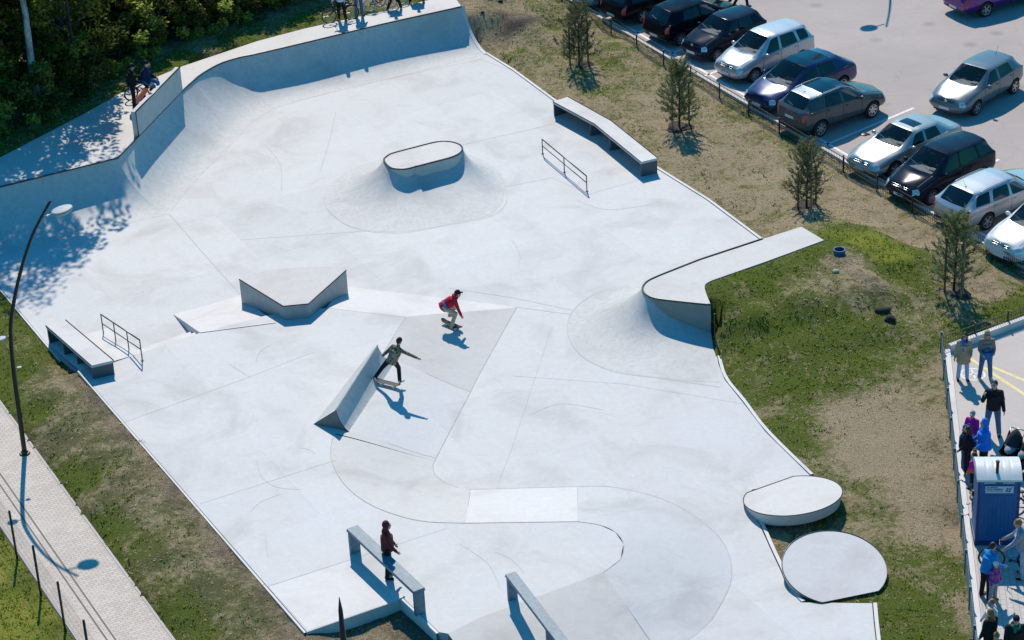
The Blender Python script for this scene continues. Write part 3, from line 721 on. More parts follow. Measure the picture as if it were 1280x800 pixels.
gx = rng.uniform(-24, 22, n); gy = rng.uniform(50, 112, n)
keep = np.ones(n, bool)
for poly in (FLOOR, PLAT, PARKP, PAVE, dk, PATH, deck2): keep &= ~inside(gx, gy, shrink(poly, -.04))
# only where the photograph looks, with a margin
def pix(x, y, z):
    dx, dy, dz = x, y, z - CH
    Dp = dx * FW.x + dy * FW.y + dz * FW.z; return 640 + F * (dx * XR.x + dy * XR.y + dz * XR.z) / Dp, 400 - F * (dx * YU.x + dy * YU.y + dz * YU.z) / Dp
gx, gy = gx[keep], gy[keep]; gzv = ground_z(gx, gy)
u_, v_ = pix(gx, gy, gzv); k2 = (u_ > -60) & (u_ < 1340) & (v_ > -40) & (v_ < 860); gx, gy, gzv = gx[k2], gy[k2], gzv[k2]
dat = idw(gx, gy, (3, 4)); gr = dat[:, 0] + np.array([noise.noise(Vector((x * .9, y * .9, 7))) * .7 + noise.noise(Vector((x * 4, y * 4, 2))) * .5 for x, y in zip(gx, gy)])
drt = dat[:, 1] + rng.uniform(-.25, .25, len(gx))
k3 = (rng.uniform(0, 1, len(gx)) < np.clip(.95 - drt * .85, .05, 1)) & (drt < 1.25); gx, gy, gzv, gr, drt = gx[k3], gy[k3], gzv[k3], gr[k3], drt[k3]
m_ = len(gx); nb = 4
ang = rng.uniform(0, 2 * PI, (m_, nb)); hh = (rng.uniform(.025, .07, (m_, nb)) * (0.5 + np.clip(gr, 0, 1.2)[:, None])); ww = rng.uniform(.014, .034, (m_, nb)); ln = rng.uniform(.02, .09, (m_, nb))
off = rng.uniform(-.06, .06, (m_, nb, 2)); cxs = gx[:, None] + off[..., 0]; cys = gy[:, None] + off[..., 1]; cz = gzv[:, None] - .01 + 0 * ang
pa = np.stack([cxs - np.sin(ang) * ww, cys + np.cos(ang) * ww, cz], -1); pb = np.stack([cxs + np.sin(ang) * ww, cys - np.cos(ang) * ww, cz], -1); pc = np.stack([cxs + np.cos(ang) * ln, cys + np.sin(ang) * ln, cz + hh], -1)
vv = np.stack([pa, pb, pc], 2).reshape(-1, 3); nt_ = m_ * nb
me = bpy.data.meshes.new('grass'); me.vertices.add(nt_ * 3); me.vertices.foreach_set('co', vv.reshape(-1).astype(np.float32))
me.loops.add(nt_ * 3); me.loops.foreach_set('vertex_index', np.arange(nt_ * 3, dtype=np.int32)); me.polygons.add(nt_); me.polygons.foreach_set('loop_start', np.arange(0, nt_ * 3, 3, dtype=np.int32))
me.update(calc_edges=True)
gr = np.where(drt < -.6, np.maximum(gr, .95), gr)
tone = np.clip(gr[:, None] + rng.uniform(-.28, .28, (m_, nb)), 0, 1).reshape(-1); at = me.attributes.new('tone', 'FLOAT', 'POINT'); at.data.foreach_set('value', np.repeat(tone, 3).astype(np.float32))
me.materials.append(blade_mat()); me.validate()
o = bpy.data.objects.new('grass', me); COL.objects.link(o); tag(o, kind='stuff', label='short patchy green and dry grass around the skatepark', cat='grass')

# ---- paver path
def pavers():
    m, t, b = _nodes('pavers'); a = -math.atan2(pd.y, pd.x) + PI / 2
    p = wpos(t, None, (0, 0, a)); br = N(t, 'TexBrick'); t.links.new(p, br.inputs['Vector']); br.inputs['Scale'].default_value = 1.0
    br.inputs['Brick Width'].default_value = .21; br.inputs['Row Height'].default_value = .105; br.inputs['Mortar Size'].default_value = .007; br.offset = .5
    br.inputs['Color1'].default_value = (.64, .56, .485, 1); br.inputs['Color2'].default_value = (.54, .475, .41, 1); br.inputs['Mortar'].default_value = (.30, .26, .22, 1)
    w0 = wpos(t); n1 = noise_n(t, .9, 5, .6, w0); n2 = noise_n(t, 22, 4, .7, w0)
    c = mixc(t, maprange(t, n1, .5, .72, 0, .55), br.outputs[0], (.70, .62, .54)); c = mixc(t, maprange(t, n2, .5, .8, 0, .45), c, (.16, .145, .13))
    t.links.new(c, b.inputs['Base Color']); b.inputs['Roughness'].default_value = .85; bump(t, b, br.outputs['Fac'], -.5, .006); return m
M_PAV = pavers(); M_KERB = concrete('kerb_concrete', (1.02, .99, .96), .72, .3)
mb = MB(); mb.prism([Vector((p.x, p.y, .035)) for p in PATH], .3); tag(mb.build('path', [M_PAV]), kind='structure')
pn = Vector((-pd.y, pd.x, 0)); pn = pn if pn.dot(V) > 0 else -pn
mb = MB(); mb.obox(pr0 + pn * .03 - Z * .2, pr1 + pn * .03 - Z * .2, .07, .25); tag(mb.build('path_kerb', [M_KERB]), 'narrow kerb between the paver path and the soil strip', 'kerb')
mb = MB(); mb.obox(pl0 - pn * .05 - Z * .2, pl1 - pn * .05 - Z * .2, .09, .27); tag(mb.build('path_kerb', [M_KERB]), 'narrow kerb between the paver path and the lawn in the bottom left corner', 'kerb')
mb = MB()
for off in (.62, .82): mb.ribbon([pl0 + pn * off + Z * .036, pl1 + pn * off + Z * .036], .045, .004)  # two thin dark ribbons paint the fence wires' shadows on the path
tag(mb.build('path_wire_shadows', [simple('wire_shadow_dark', (.17, .155, .145), .9)]), kind='structure')
# posts with wire fence along the path
M_POST = simple('green_black_paint', (.018, .03, .032), .4)
fe = empty('wire_fence', G(81, 782), 'thin dark post and wire fence along the paver path in the bottom left', 'fence', world=True)
fb = G(82, 790, 0) ; step = (G(123, 843, 0) - fb).length
PH = 1.62
for k in range(-3, 3):
    p = fb + pd * 2.05 * k - pn * 0.0
    m = MB(); m.tube([p - Z * .1, p + Z * PH], .035, 8); m.ell(p + Z * PH, .036, .036, .02, 8, 4); m.build('post', [M_POST], fe, smooth=True)
m = MB()
for h in (.25, .55, .85, 1.15, 1.45): m.tube([fb - pd * 8 + Z * h, fb + pd * 8 + Z * h], .004, 4)
for k in range(160): q = fb + pd * (-8 + k * .1); m.tube([q + Z * .08, q + Z * 1.5], .0022, 3, cap=False)
m.build('mesh_panel', [M_POST], fe)

# ---- asphalt car park
def asphalt(name, base, warm):
    m, t, b = _nodes(name); p = wpos(t); n1 = noise_n(t, .22, 6, .6, p, .7); n2 = noise_n(t, 45, 3, .8, p); n3 = noise_n(t, 1.1, 6, .7, wpos(t, (1, 4, 1), (0, 0, R(25))), 1.0)
    c = ramp(t, n1, [(.3, tuple(x * .86 for x in base)), (.7, tuple(x * 1.12 * w_ for x, w_ in zip(base, warm)))])
    c = mixc(t, maprange(t, n3, .45, .75, 0, .35), c, tuple(x * .72 for x in base)); c = mixc(t, maprange(t, n2, .35, .8, 0, .55), c, tuple(x * 1.5 for x in base))
    c = mixc(t, maprange(t, n2, .2, .45, .5, 0), c, tuple(x * .45 for x in base))
    vo_ = N(t, 'TexVoronoi', feature='DISTANCE_TO_EDGE'); vo_.inputs['Scale'].default_value = .22; dv = N(t, 'VectorMath', operation='ADD'); nv = N(t, 'TexNoise'); nv.inputs['Scale'].default_value = .9; nv.inputs['Detail'].default_value = 5
    t.links.new(p, dv.inputs[0]); t.links.new(nv.outputs['Color'], dv.inputs[1]); t.links.new(p, nv.inputs['Vector']); t.links.new(dv.outputs[0], vo_.inputs['Vector'])
    c = mixc(t, maprange(t, vo_.outputs['Distance'], .002, .005, .14, 0), c, tuple(x * .35 for x in base))
    ov = N(t, 'TexVoronoi'); ov.inputs['Scale'].default_value = .42; t.links.new(p, ov.inputs['Vector']); c = mixc(t, maprange(t, ov.outputs['Distance'], .05, .16, .45, 0), c, tuple(x * .5 for x in base))
    t.links.new(c, b.inputs['Base Color']); b.inputs['Roughness'].default_value = .9; bump(t, b, n2, .4, .01); return m
M_ASPH = asphalt('worn_asphalt', (.385, .345, .325), (1.04, 1.0, .98)); M_PLAZA = asphalt('plaza_asphalt', (.50, .455, .42), (1.02, 1, .98))
M_WHITE = simple('white_road_paint', (.72, .71, .69), .7, var=.2, scale=14); M_YEL = simple('yellow_road_paint', (.75, .62, .28), .7, var=.15, scale=10)
mb = MB(); mb.prism([Vector((p.x, p.y, .02)) for p in PARKP], .3); tag(mb.build('car_park', [M_ASPH]), kind='structure')
mb = MB(); mb.obox(K0 - V * .06 - Z * .2, K1 - V * .06 - Z * .2, .13, .33); o = mb.build('car_park_kerb', [C_LIGHT]); bevel(o, .012); tag(o, 'long pale kerb along the parked cars behind the low mesh fence', 'kerb')
# stall markings
sdv = azd(52)
def mark(a, b, wd=.12): mk.ribbon([Vector((a.x, a.y, .02)), Vector((b.x, b.y, .02))], wd, .004)
mk = MB(); s0 = G(1030, 182, 0.02)
mark(K0 + V * .42, K1 + V * .42, .13)
for k in range(-8, 8):
    a = s0 + fdir * 2.72 * k; mark(a, a + sdv * (4.9 if k in (0,) else 4.6))
tag(mk.build('parking_lines', [M_WHITE]), kind='structure')

# ---- paved plaza on the right
mb = MB(); mb.prism([Vector((p.x, p.y, .02)) for p in PAVE], .3); tag(mb.build('plaza', [M_PLAZA]), kind='structure')
bn = Vector((-kd.y, kd.x, 0)); bn = bn if bn.dot(V) < 0 else -bn
pv0 = G(1219, 690, 0); pv1 = pv0 + kd * 12
mb = MB(); mb.add([Vector((p.x, p.y, .026)) for p in (pv0, pv1, pv1 + kb * 10, pv0 + kb * 10)], [(0, 1, 2, 3)])
def tiles():
    m, t, b = _nodes('plaza_tiles'); p = wpos(t, None, (0, 0, -math.atan2(kd.y, kd.x))); br = N(t, 'TexBrick'); t.links.new(p, br.inputs['Vector']); br.inputs['Scale'].default_value = 1
    br.inputs['Brick Width'].default_value = .24; br.inputs['Row Height'].default_value = .16; br.inputs['Mortar Size'].default_value = .009
    br.inputs['Color1'].default_value = (.55, .51, .475, 1); br.inputs['Color2'].default_value = (.48, .45, .42, 1); br.inputs['Mortar'].default_value = (.33, .30, .28, 1)
    n2 = noise_n(t, 18, 4, .7, wpos(t)); c = mixc(t, maprange(t, n2, .5, .8, 0, .3), br.outputs[0], (.2, .18, .17)); t.links.new(c, b.inputs['Base Color']); b.inputs['Roughness'].default_value = .85; return m
o = mb.build('plaza_paving', [tiles()], recalc=False); tag(o, kind='structure')
mb = MB(); mb.obox(kc - Z * .2 + kd * 0.0, kc + kd * 24 - Z * .2, .17, .34); o = mb.build('plaza_kerb', [C_LIGHT]); tag(o, 'pale kerb between the paved plaza and the grass beside the blue-green fence', 'kerb')
mb = MB(); mb.obox(kc + kb * .09 - Z * .2, kc + kb * 14 - Z * .2, .16, .46); o = mb.build('plaza_kerb', [C_LIGHT]); tag(o, 'raised kerb behind the two standing adults in brown and tan coats', 'kerb')
mk = MB()
def mk2(a, b, wd, z=.02): mk.ribbon([G(*a, z), G(*b, z)], wd, .004)
mk2((1212, 448), (1300, 506), .13); mk2((1236, 457), (1300, 484), .13); tag(mk.build('yellow_lines', [M_YEL]), kind='structure')
mk = MB(); c = G(1216, 468, .02); mk.ribbon([c + Vector((math.cos(a) * .36, math.sin(a) * .36, 0)) for a in np.linspace(0, 2 * PI, 40)], .07, .004); mk.ribbon([c - V * .3 - U * .1, c + V * .3 + U * .1], .06, .004); mk.ribbon([c - V * .1 + U * .25, c + V * .15 - U * .25], .06, .004)
tag(mk.build('painted_ring', [M_WHITE]), kind='structure')

# ---- low mesh fences
M_FGREEN = simple('dark_green_fence_paint', (.012, .035, .032), .45); M_FBLUE = simple('blue_green_fence_paint', (.015, .12, .16), .4)
def mesh_fence(label, a, b, h, nposts, mat, vs_=.1, wires=4, rw=.005, post_r=.021):
    d = (b - a); L_ = d.length; d = d.normalized(); root = empty('low_mesh_fence', a, label, 'fence', world=True)
    m = MB()
    for i in range(wires): z = .06 + (h - .08) * i / (wires - 1); m.tube([a + Z * z, b + Z * z], rw * 1.2, 4)
    k = int(L_ / vs_)
    for i in range(k + 1): q = a + d * (i * vs_); m.tube([q + Z * .04, q + Z * h], rw * .8, 4, cap=False)
    m.build('mesh_panel', [mat], root)
    for i in range(nposts + 1):
        q = a + d * (L_ * i / nposts); m = MB(); m.box(q + Z * (h / 2), post_r * 2, post_r * 2, h + .1, math.atan2(d.y, d.x)); m.box(q + Z * (h + .055), post_r * 2.3, post_r * 2.3, .02, math.atan2(d.y, d.x)); m.build('post', [mat], root)
    return root
fs = (G(829, 82, 0) - G(764, 43, 0)).length / 2
f_a = fA - fdir * (fs * 4); n_f = int(46 / fs)
mesh_fence('low dark green mesh fence running along the row of parked cars', f_a, f_a + fdir * fs * n_f, .62, n_f, M_FGREEN, .10, 4, .011)
ca = G(1176, 440, 0); cb_ = G(1274, 404.7, 0); 
mesh_fence('short low picket-like mesh fence behind the two adults in coats', ca, ca + (cb_ - ca) * 1.7, .56, 4, M_FGREEN, .095, 3, .010)
mesh_fence('low blue-green mesh fence running down beside the blue toilet cabin', ca, ca + (G(1216, 800, 0) - ca) * 1.25, .66, 11, M_FBLUE, .1, 5, .010, .03)
# ================================================================== cars
def paint(name, col, metal=.35, rough=.28, flake=.08, coat=.8):
    m, t, b = _nodes(name); tc = N(t, 'TexCoord'); n = noise_n(t, 60, 2, .6, tc.outputs['Object'])
    n2 = noise_n(t, 1.6, 5, .65, tc.outputs['Object'])
    c = ramp(t, n, [(.3, tuple(x * (1 - flake) for x in col)), (.7, tuple(min(1, x * (1 + flake)) for x in col))])
    dust = mixc(t, maprange(t, n2, .5, .8, 0, .12), c, (.22, .2, .18))
    t.links.new(dust, b.inputs['Base Color']); b.inputs['Metallic'].default_value = metal; b.inputs['Roughness'].default_value = rough
    b.inputs['Coat Weight'].default_value = coat; b.inputs['Coat Roughness'].default_value = .06; b.inputs['Specular IOR Level'].default_value = .5 * coat; return m
def glass_mat(name, col, alpha):
    m, t, b = _nodes(name); b.inputs['Base Color'].default_value = (*col, 1); b.inputs['Roughness'].default_value = .04; b.inputs['IOR'].default_value = 1.5
    b.inputs['Coat Weight'].default_value = .5; b.inputs['Coat Roughness'].default_value = .02
    tc = N(t, 'TexCoord'); n = noise_n(t, 3, 3, .5, tc.outputs['Object']); t.links.new(maprange(t, n, .3, .7, .03, .09), b.inputs['Roughness'])
    b.inputs['Alpha'].default_value = alpha; return m
M_GLASS = glass_mat('car_glass', (.004, .014, .017), .42); M_GLASSD = glass_mat('tinted_car_glass', (.003, .006, .008), .86)
M_HEAD = simple('headlight_glass', (.62, .70, .72), .08, .3, .8); M_TAIL = simple('red_lamp_glass', (.45, .012, .018), .12, 0, 1.0)
M_TRIM = simple('black_trim', (.016, .017, .019), .5); M_CHROME = simple('chrome', (.55, .57, .58), .3, 1.0); M_RIM = simple('alloy', (.50, .51, .52), .3, .8)
M_PLATE = simple('number_plate', (.72, .74, .74), .4, var=.05); M_PLATEB = simple('plate_blue', (.03, .08, .35), .4); M_DASH = simple('dashboard', (.42, .47, .46), .7); M_SEAT = simple('seat_cloth', (.045, .05, .055), .85)
WHEEL_ME = {}
def wheel_parts(r, spokes):
    k = (round(r, 3), spokes)
    if k in WHEEL_ME: return WHEEL_ME[k]
    w_ = .105; t = MB()
    prof = [(r * .66, -w_), (r * .92, -w_), (r * .985, -w_ * .75), (r, -w_ * .3), (r, w_ * .3), (r * .985, w_ * .75), (r * .92, w_), (r * .66, w_)]
    rows = [[Vector((math.cos(a) * q[0], q[1], math.sin(a) * q[0])) for a in np.linspace(0, 2 * PI, 33)[:-1]] for q in prof]
    t.grid(rows, 0, True); tyre = t.mesh('tyre', [M_RUB], True)
    m = MB(); ri = r * .67
    rows = [[Vector((math.cos(a) * q[0], q[1], math.sin(a) * q[0])) for a in np.linspace(0, 2 * PI, 33)[:-1]] for q in [(ri, w_ * .99), (ri * .9, w_ * .95), (ri * .88, w_ * .4)]]
    m.grid(rows, 0, True)
    for s in range(spokes):
        a = 2 * PI * s / spokes; d = Vector((math.cos(a), 0, math.sin(a))); n = Vector((-d.z, 0, d.x))
        w1, w2 = ri * .20 * (5 / spokes) ** .5, ri * .13 * (5 / spokes) ** .5
        p = [d * ri * .1 + n * w1, d * ri * .1 - n * w1, d * ri * .93 - n * w2, d * ri * .93 + n * w2]
        f_ = [q + Vector((0, w_ * .82, 0)) for q in p[:2]] + [q + Vector((0, w_ * .9, 0)) for q in p[2:]]; bk = [q - Vector((0, w_ * .3, 0)) for q in f_]
        m.add(f_ + bk, [(0, 1, 2, 3), (4, 7, 6, 5), (0, 3, 7, 4), (1, 5, 6, 2)])
    rows = [[Vector((math.cos(a) * q, y, math.sin(a) * q)) for a in np.linspace(0, 2 * PI, 13)[:-1]] for q, y in ((ri * .2, w_ * .8), (ri * .18, w_ * .92), (.004, w_ * .95))]
    m.grid(rows, 0, True)
    ri_ = m.mesh('rim', [M_RIM]); dk_ = MB(); dk_.add([Vector((math.cos(a) * ri, w_ * .25, math.sin(a) * ri)) for a in np.linspace(0, 2 * PI, 25)[:-1]], [tuple(range(24))]); hub = dk_.mesh('brake_disc', [simple('brake_dark', (.03, .03, .032), .6)])
    WHEEL_ME[k] = (tyre, ri_, hub); return WHEEL_ME[k]

def car(name, label, cat, group, pos, az, paintm, L=4.2, W=1.76, H=1.5, gc=.2, fo=.85, wb=2.6, wr=.31, nose=.72, hood=.93, cowl=1.15, cowlz=1.0, head=1.95, belt0=.90, belt1=1.0, bp=2.25, cp=3.2,
        roofe=3.5, back=4.0, backz=1.02, tailz=.95, quarter=False, rails=False, sunroof=None, roofm=None, glass=None, spokes=5, plate=True, tint=.0, taper=.0, antenna=None, grille='bar', wiper=False, hl=None, strips=False):
    """car built in its own space: +X forward, z up, origin on the ground in the middle"""
    hw = W / 2; rw = hw * .66; top = H
    def X_(s): return L / 2 - s
    cols = []
    def colm(s, wl, zs, zm, sB, zB, wB, s4, z4, w4, s5, z5, w5, s6, z6, w6, z7, s7=None, sm=None):
        cols.append([(X_(s), 0, zs), (X_(s), wl * .9 * hw, zs), (X_(sm if sm is not None else s), wl * hw, zm), (X_(sB), wB * hw, zB), (X_(s4), w4 * hw, z4), (X_(s5), w5 * hw, z5), (X_(s6), w6 * hw, z6), (X_(s7 if s7 is not None else s6), 0, z7)])
    zb = lambda s: belt0 + (belt1 - belt0) * min(1, max(0, (s - cowl) / (back - cowl)))
    # 0..3 nose and hood
    colm(.06, .76, gc + .06, .44, .07, nose - .12, .72, .09, nose - .05, .64, .11, nose, .5, .12, nose + .01, .34, nose + .02, s7=.03, sm=-.0)
    colm(.20, .92, gc + .02, .46, .24, nose - .08, .90, .27, nose, .78, .28, nose + .05, .60, .26, nose + .065, .40, nose + .08, s7=.20)
    colm(.62, .99, gc, .5, .66, nose + .05, .965, .66, nose + .12, .87, .62, nose + .16, .66, .6, nose + .175, .44, nose + .185)
    hz = (nose + .16 + hood) / 2 + .03
    colm((.62 + cowl) / 2 + .05, 1.0, gc, .52, (.62 + cowl) / 2 + .05, (nose + .05 + zb(cowl)) / 2 + .02, .985, (.62 + cowl) / 2, hz - .03, .90, (.62 + cowl) / 2, hz, .70, (.62 + cowl) / 2, hz + .015, .46, hz + .025)
    # 4 cowl, 5 header
    colm(cowl + .1, 1.0, gc, .52, cowl + .05, zb(cowl), .985, cowl + .08, zb(cowl) + .045, .93, cowl + .06, cowlz - .01, .86, cowl + .02, cowlz, .72, cowlz + .01, s7=cowl - .08)
    colm(cowl + .45, 1.0, gc, .52, cowl + .38, zb(cowl + .4), .985, cowl + .42, zb(cowl + .4) + .04, .945, head + .02, top - .13, .735, head, top - .05, .65, top - .015, s7=head - .07)
    # 6 B pillar, 7 B', 8 C
    colm(bp, 1.0, gc, .52, bp, zb(bp), .99, bp, zb(bp) + .04, .955, bp + .02, top - .085, .755, bp, top - .02, .66, top + .012)
    colm(bp + .09, 1.0, gc, .52, bp + .09, zb(bp), .99, bp + .09, zb(bp) + .04, .955, bp + .10, top - .085, .755, bp + .09, top - .02, .66, top + .012)
    cz = top - .02 - (.06 if roofe - cp < .5 else .03)
    colm(cp, 1.0, gc, .52, cp + .05, zb(cp), .985, cp + .05, zb(cp) + .045, .945, cp - .08, top - .10, .74, cp - .05, top - .035, .65, top - .005)
    colm(cp + .10, 1.0, gc, .52, cp + .15, zb(cp), .985, cp + .16, zb(cp) + .05, .94, cp + .06, top - .105, .735, cp + .08, top - .045, .65, top - .012)
    # 10 roof end, 11 backlight base, 12 tail edge, 13 rear face
    re_z = top - .05 - max(0, (roofe - 3.2)) * .03
    bs = back
    colm(min(L - .5, cp + .35), .995, gc + .01, .53, max(cp + .3, back - .28), zb(back) + .0, .975, max(cp + .32, back - .28), max(zb(back) + .04, backz - .02), .91, roofe - .06, re_z - .075, .71, roofe, re_z, .62, re_z + .03, s7=roofe + .03)
    colm(L - .42, .98, gc + .03, .54, max(L - .4, back - .02), zb(back) - .01, .955, back, backz - .02, .87, back, backz - .01, .80, back, backz, .66, backz + .01, s7=back + .05)
    t1 = max(L - .12, back + .02)
    colm(L - .16, .945, gc + .06, .52, L - .14, min(zb(back) - .06, tailz - .06), .90, t1 - .02, tailz - .02, .80, t1, tailz, .66, t1, tailz + .005, .44, tailz + .01, s7=t1 + .03)
    colm(L - .04, .80, gc + .10, .50, L - .03, .66, .80, L - .04, tailz - .14, .70, L - .04, tailz - .09, .58, L - .04, tailz - .08, .40, tailz - .08, s7=L - .01, sm=L + .0)
    nr = 8; nc = len(cols); vs_ = []; ids = {}
    for ci, c in enumerate(cols):
        for ri, p in enumerate(c):
            for sgn in (1, -1):
                if ri in (0, 7) and sgn == -1: ids[(ci, ri, -1)] = ids[(ci, ri, 1)]; continue
                ids[(ci, ri, sgn)] = len(vs_); vs_.append((p[0], p[1] * sgn, p[2]))
    fs_, ms = [], []
    BODY, WIN, SIDE, REAR, HL, TL, SUN, ROOF = range(8)
    side_faces = {5: 1, 7: 1}
    if quarter: side_faces[9] = 1
    for ci in range(nc - 1):
        for ri in range(nr - 1):
            for sgn in (1, -1):
                q = (ids[(ci, ri, sgn)], ids[(ci + 1, ri, sgn)], ids[(ci + 1, ri + 1, sgn)], ids[(ci, ri + 1, sgn)])
                if len(set(q)) < 3: continue
                mi = BODY
                if ri == 6 and ci == 4: mi = WIN
                elif ri == 6 and ci == 10: mi = REAR
                elif ri == 4 and ci in side_faces: mi = SIDE
                elif ci == 0 and ri in (2, 3): mi = HL
                elif ci == nc - 2 and ri in (2, 3): mi = TL
                elif ci == nc - 3 and ri == 3: mi = TL
                elif sunroof == 'full' and ri == 6 and ci in (5, 6, 7): mi = SUN
                fs_.append(q if sgn == -1 else q[::-1]); ms.append(mi)
    for ri in range(0, nr - 1):                        # caps
        for ci, fl in ((0, True), (nc - 1, False)):
            q = (ids[(ci, ri, 1)], ids[(ci, ri, -1)], ids[(ci, ri + 1, -1)], ids[(ci, ri + 1, 1)])
            q = tuple(dict.fromkeys(q))
            if len(q) < 3: continue
            fs_.append(q if fl else q[::-1]); ms.append(BODY)
    me = bpy.data.meshes.new('net'); me.from_pydata(vs_, [], fs_)
    for k in range(8): me.materials.append(simple('net%d' % k, (.5, .5, .5)))
    me.polygons.foreach_set('material_index', ms); me.update()
    bm = bmesh.new(); bm.from_mesh(me); bmesh.ops.recalc_face_normals(bm, faces=bm.faces)
    cl = bm.edges.layers.float.new('crease_edge')
    for e in bm.edges:
        k = {f.material_index for f in e.link_faces}
        if len(k) > 1: e[cl] = .92 if not (k & {HL, TL}) else .55
        rr = [v.index for v in e.verts]
    vl = bm.verts.layers.float.new('crease_vert')
    for v in bm.verts:
        k = {f.material_index for f in v.link_faces}
        if (k & {WIN, REAR, SIDE, SUN}) and len(k) > 1 and len([f for f in v.link_faces if f.material_index == SIDE]) <= 1: v[vl] = .5
    bm.to_mesh(me); bm.free()
    ob = bpy.data.objects.new('net', me); COL.objects.link(ob)
    md = ob.modifiers.new('s', 'SUBSURF'); md.levels = 3; md.render_levels = 3
    # wheel arches cut out
    cm = MB(); axles = [X_(fo), X_(fo + wb)]
    for ax in axles:
        for sgn in (1, -1):
            n_ = 28; y0 = sgn * (hw - .24); y1 = sgn * (hw + .2); r_ = wr * 1.17
            A = [Vector((ax + math.cos(a) * r_, y0, wr + math.sin(a) * r_)) for a in np.linspace(0, 2 * PI, n_ + 1)[:-1]]; B = [Vector((p.x, y1, p.z)) for p in A]
            o_ = len(cm.v); cm.v += [tuple(p) for p in A + B]
            for i in range(n_):
                j = (i + 1) % n_; cm.f.append((o_ + i, o_ + j, o_ + n_ + j, o_ + n_ + i)); cm.m.append(0)
            cm.f.append(tuple(o_ + i for i in range(n_))[::-1]); cm.m.append(0); cm.f.append(tuple(o_ + n_ + i for i in range(n_))); cm.m.append(0)
    co = bpy.data.objects.new('cut', cm.mesh('cut', [M_TRIM])); COL.objects.link(co)
    bm = bmesh.new(); bm.from_mesh(co.data); bmesh.ops.recalc_face_normals(bm, faces=bm.faces); bm.to_mesh(co.data); bm.free()
    full = evaluated(ob)
    b2 = ob.modifiers.new('b', 'BOOLEAN'); b2.operation = 'DIFFERENCE'; b2.object = co; b2.solver = 'EXACT'
    try: b2.material_mode = 'TRANSFER'
    except Exception: pass
    ev = evaluated(ob)
    if len(ev.polygons) < 100: ev = full
    matn = {i: m for i, m in enumerate(ev.materials)}
    bmf = bmesh.new(); bmf.from_mesh(full); bvh = BVHTree.FromBMesh(bmf); bmf.free()
    bpy.data.objects.remove(ob); bpy.data.objects.remove(co)
    root = empty(name, pos, label, cat, group, rz=PI / 2 - R(az))
    gl = glass or M_GLASS
    def pick(nm, sel, mats, parent, sides=None):
        bm = bmesh.new(); bm.from_mesh(ev)
        dele = [f for f in bm.faces if not sel(f)]
        bmesh.ops.delete(bm, geom=dele, context='FACES'); 
        if not bm.faces: bm.free(); return None
        m_ = bpy.data.meshes.new(nm)
        bm.to_mesh(m_); bm.free(); m_.materials.clear()
        for x in mats: m_.materials.append(x)
        return m_
    def setm(m_, fn=None):
        m_.polygons.foreach_set('material_index', [fn(p) if fn else 0 for p in m_.polygons]); m_.polygons.foreach_set('use_smooth', [True] * len(m_.polygons))
    def put(nm, m_, parent=root):
        o = bpy.data.objects.new(nm, m_); COL.objects.link(o); o.parent = parent; return o
    m_ = pick('body', lambda f: f.material_index == BODY or f.material_index > 7 or (f.material_index == SUN and sunroof != 'full'), [paintm, M_TRIM, roofm or paintm], root)
    def bodyfn(p):
        c = p.center
        r2 = min(math.hypot(c.x - axles[0], c.z - wr), math.hypot(c.x - axles[1], c.z - wr))
        if r2 < wr * 1.175 and abs(c.y) < hw + .1 and abs(c.y) > hw - .3 and p.index >= 0 and p.material_index > 7: return 1
        if r2 < wr * 1.165: return 1
        if c.z < gc + .07: return 1
        if roofm and c.z > H - .12 and X_(head - .1) > c.x > X_(roofe + .1) and abs(c.y) < rw * 1.02: return 2
        return 0
    setm(m_, bodyfn); body = put('body', m_)
    try: m_.set_sharp_from_angle(angle=R(42))
    except Exception: pass
    for nm, k, mt in (('windscreen', WIN, gl), ('rear_window', REAR, M_GLASSD), ('sunroof', SUN, M_GLASSD)):
        m_ = pick(nm, lambda f, k=k: f.material_index == k, [mt], root)
        if m_: setm(m_); put(nm, m_)
    for sgn in (1, -1):
        for lo, hi in ((X_(bp + .04), 99), (X_(cp + .02), X_(bp + .04)), (-99, X_(cp + .02))):
            m_ = pick('side_window', lambda f: f.material_index == SIDE and f.calc_center_median().y * sgn > 0 and lo < f.calc_center_median().x <= hi, [M_GLASSD], root)
            if m_: setm(m_); put('side_window', m_)
        m_ = pick('headlight', lambda f: f.material_index == HL and f.calc_center_median().y * sgn > 0, [M_HEAD, paintm], root)
        if m_: setm(m_, lambda p: 0 if (nose - .19 < p.center.z) else 1); put('headlight', m_)
        m_ = pick('tail_light', lambda f: f.material_index == TL and f.calc_center_median().y * sgn > 0, [M_TAIL, paintm], root)
        if m_: setm(m_, lambda p: 0 if p.center.z > tailz - .32 else 1); put('tail_light', m_)
    # wheels
    ty, rm, hb = wheel_parts(wr, spokes)
    for ax in axles:
        for sgn in (1, -1):
            e = bpy.data.objects.new('wheel', ty); COL.objects.link(e); e.parent = root; e.location = (ax, sgn * (hw - .115), wr); e.rotation_euler = (0, random.random(), 0 if sgn == 1 else PI)
            for nm, mm in (('rim', rm), ('brake_disc', hb)):
                c_ = bpy.data.objects.new(nm, mm); COL.objects.link(c_); c_.parent = e
    # helper: lay thin strips on the shell
    def onside(s, z, sgn):
        h = bvh.ray_cast(Vector((X_(s), sgn * 2, z)), Vector((0, -sgn, 0))); return (h[0] + Vector((0, sgn * .002, 0))) if h[0] else None
    def ontop(s, y):
        h = bvh.ray_cast(Vector((X_(s), y, 3)), Vector((0, 0, -1))); return (h[0] + Vector((0, 0, .002))) if h[0] else None
    def onfront(y, z, fr=1):
        h = bvh.ray_cast(Vector((fr * (L / 2 + 1), y, z)), Vector((-fr, 0, 0))); return h[0] if h[0] else Vector((fr * L / 2, y, z))
    m = MB()
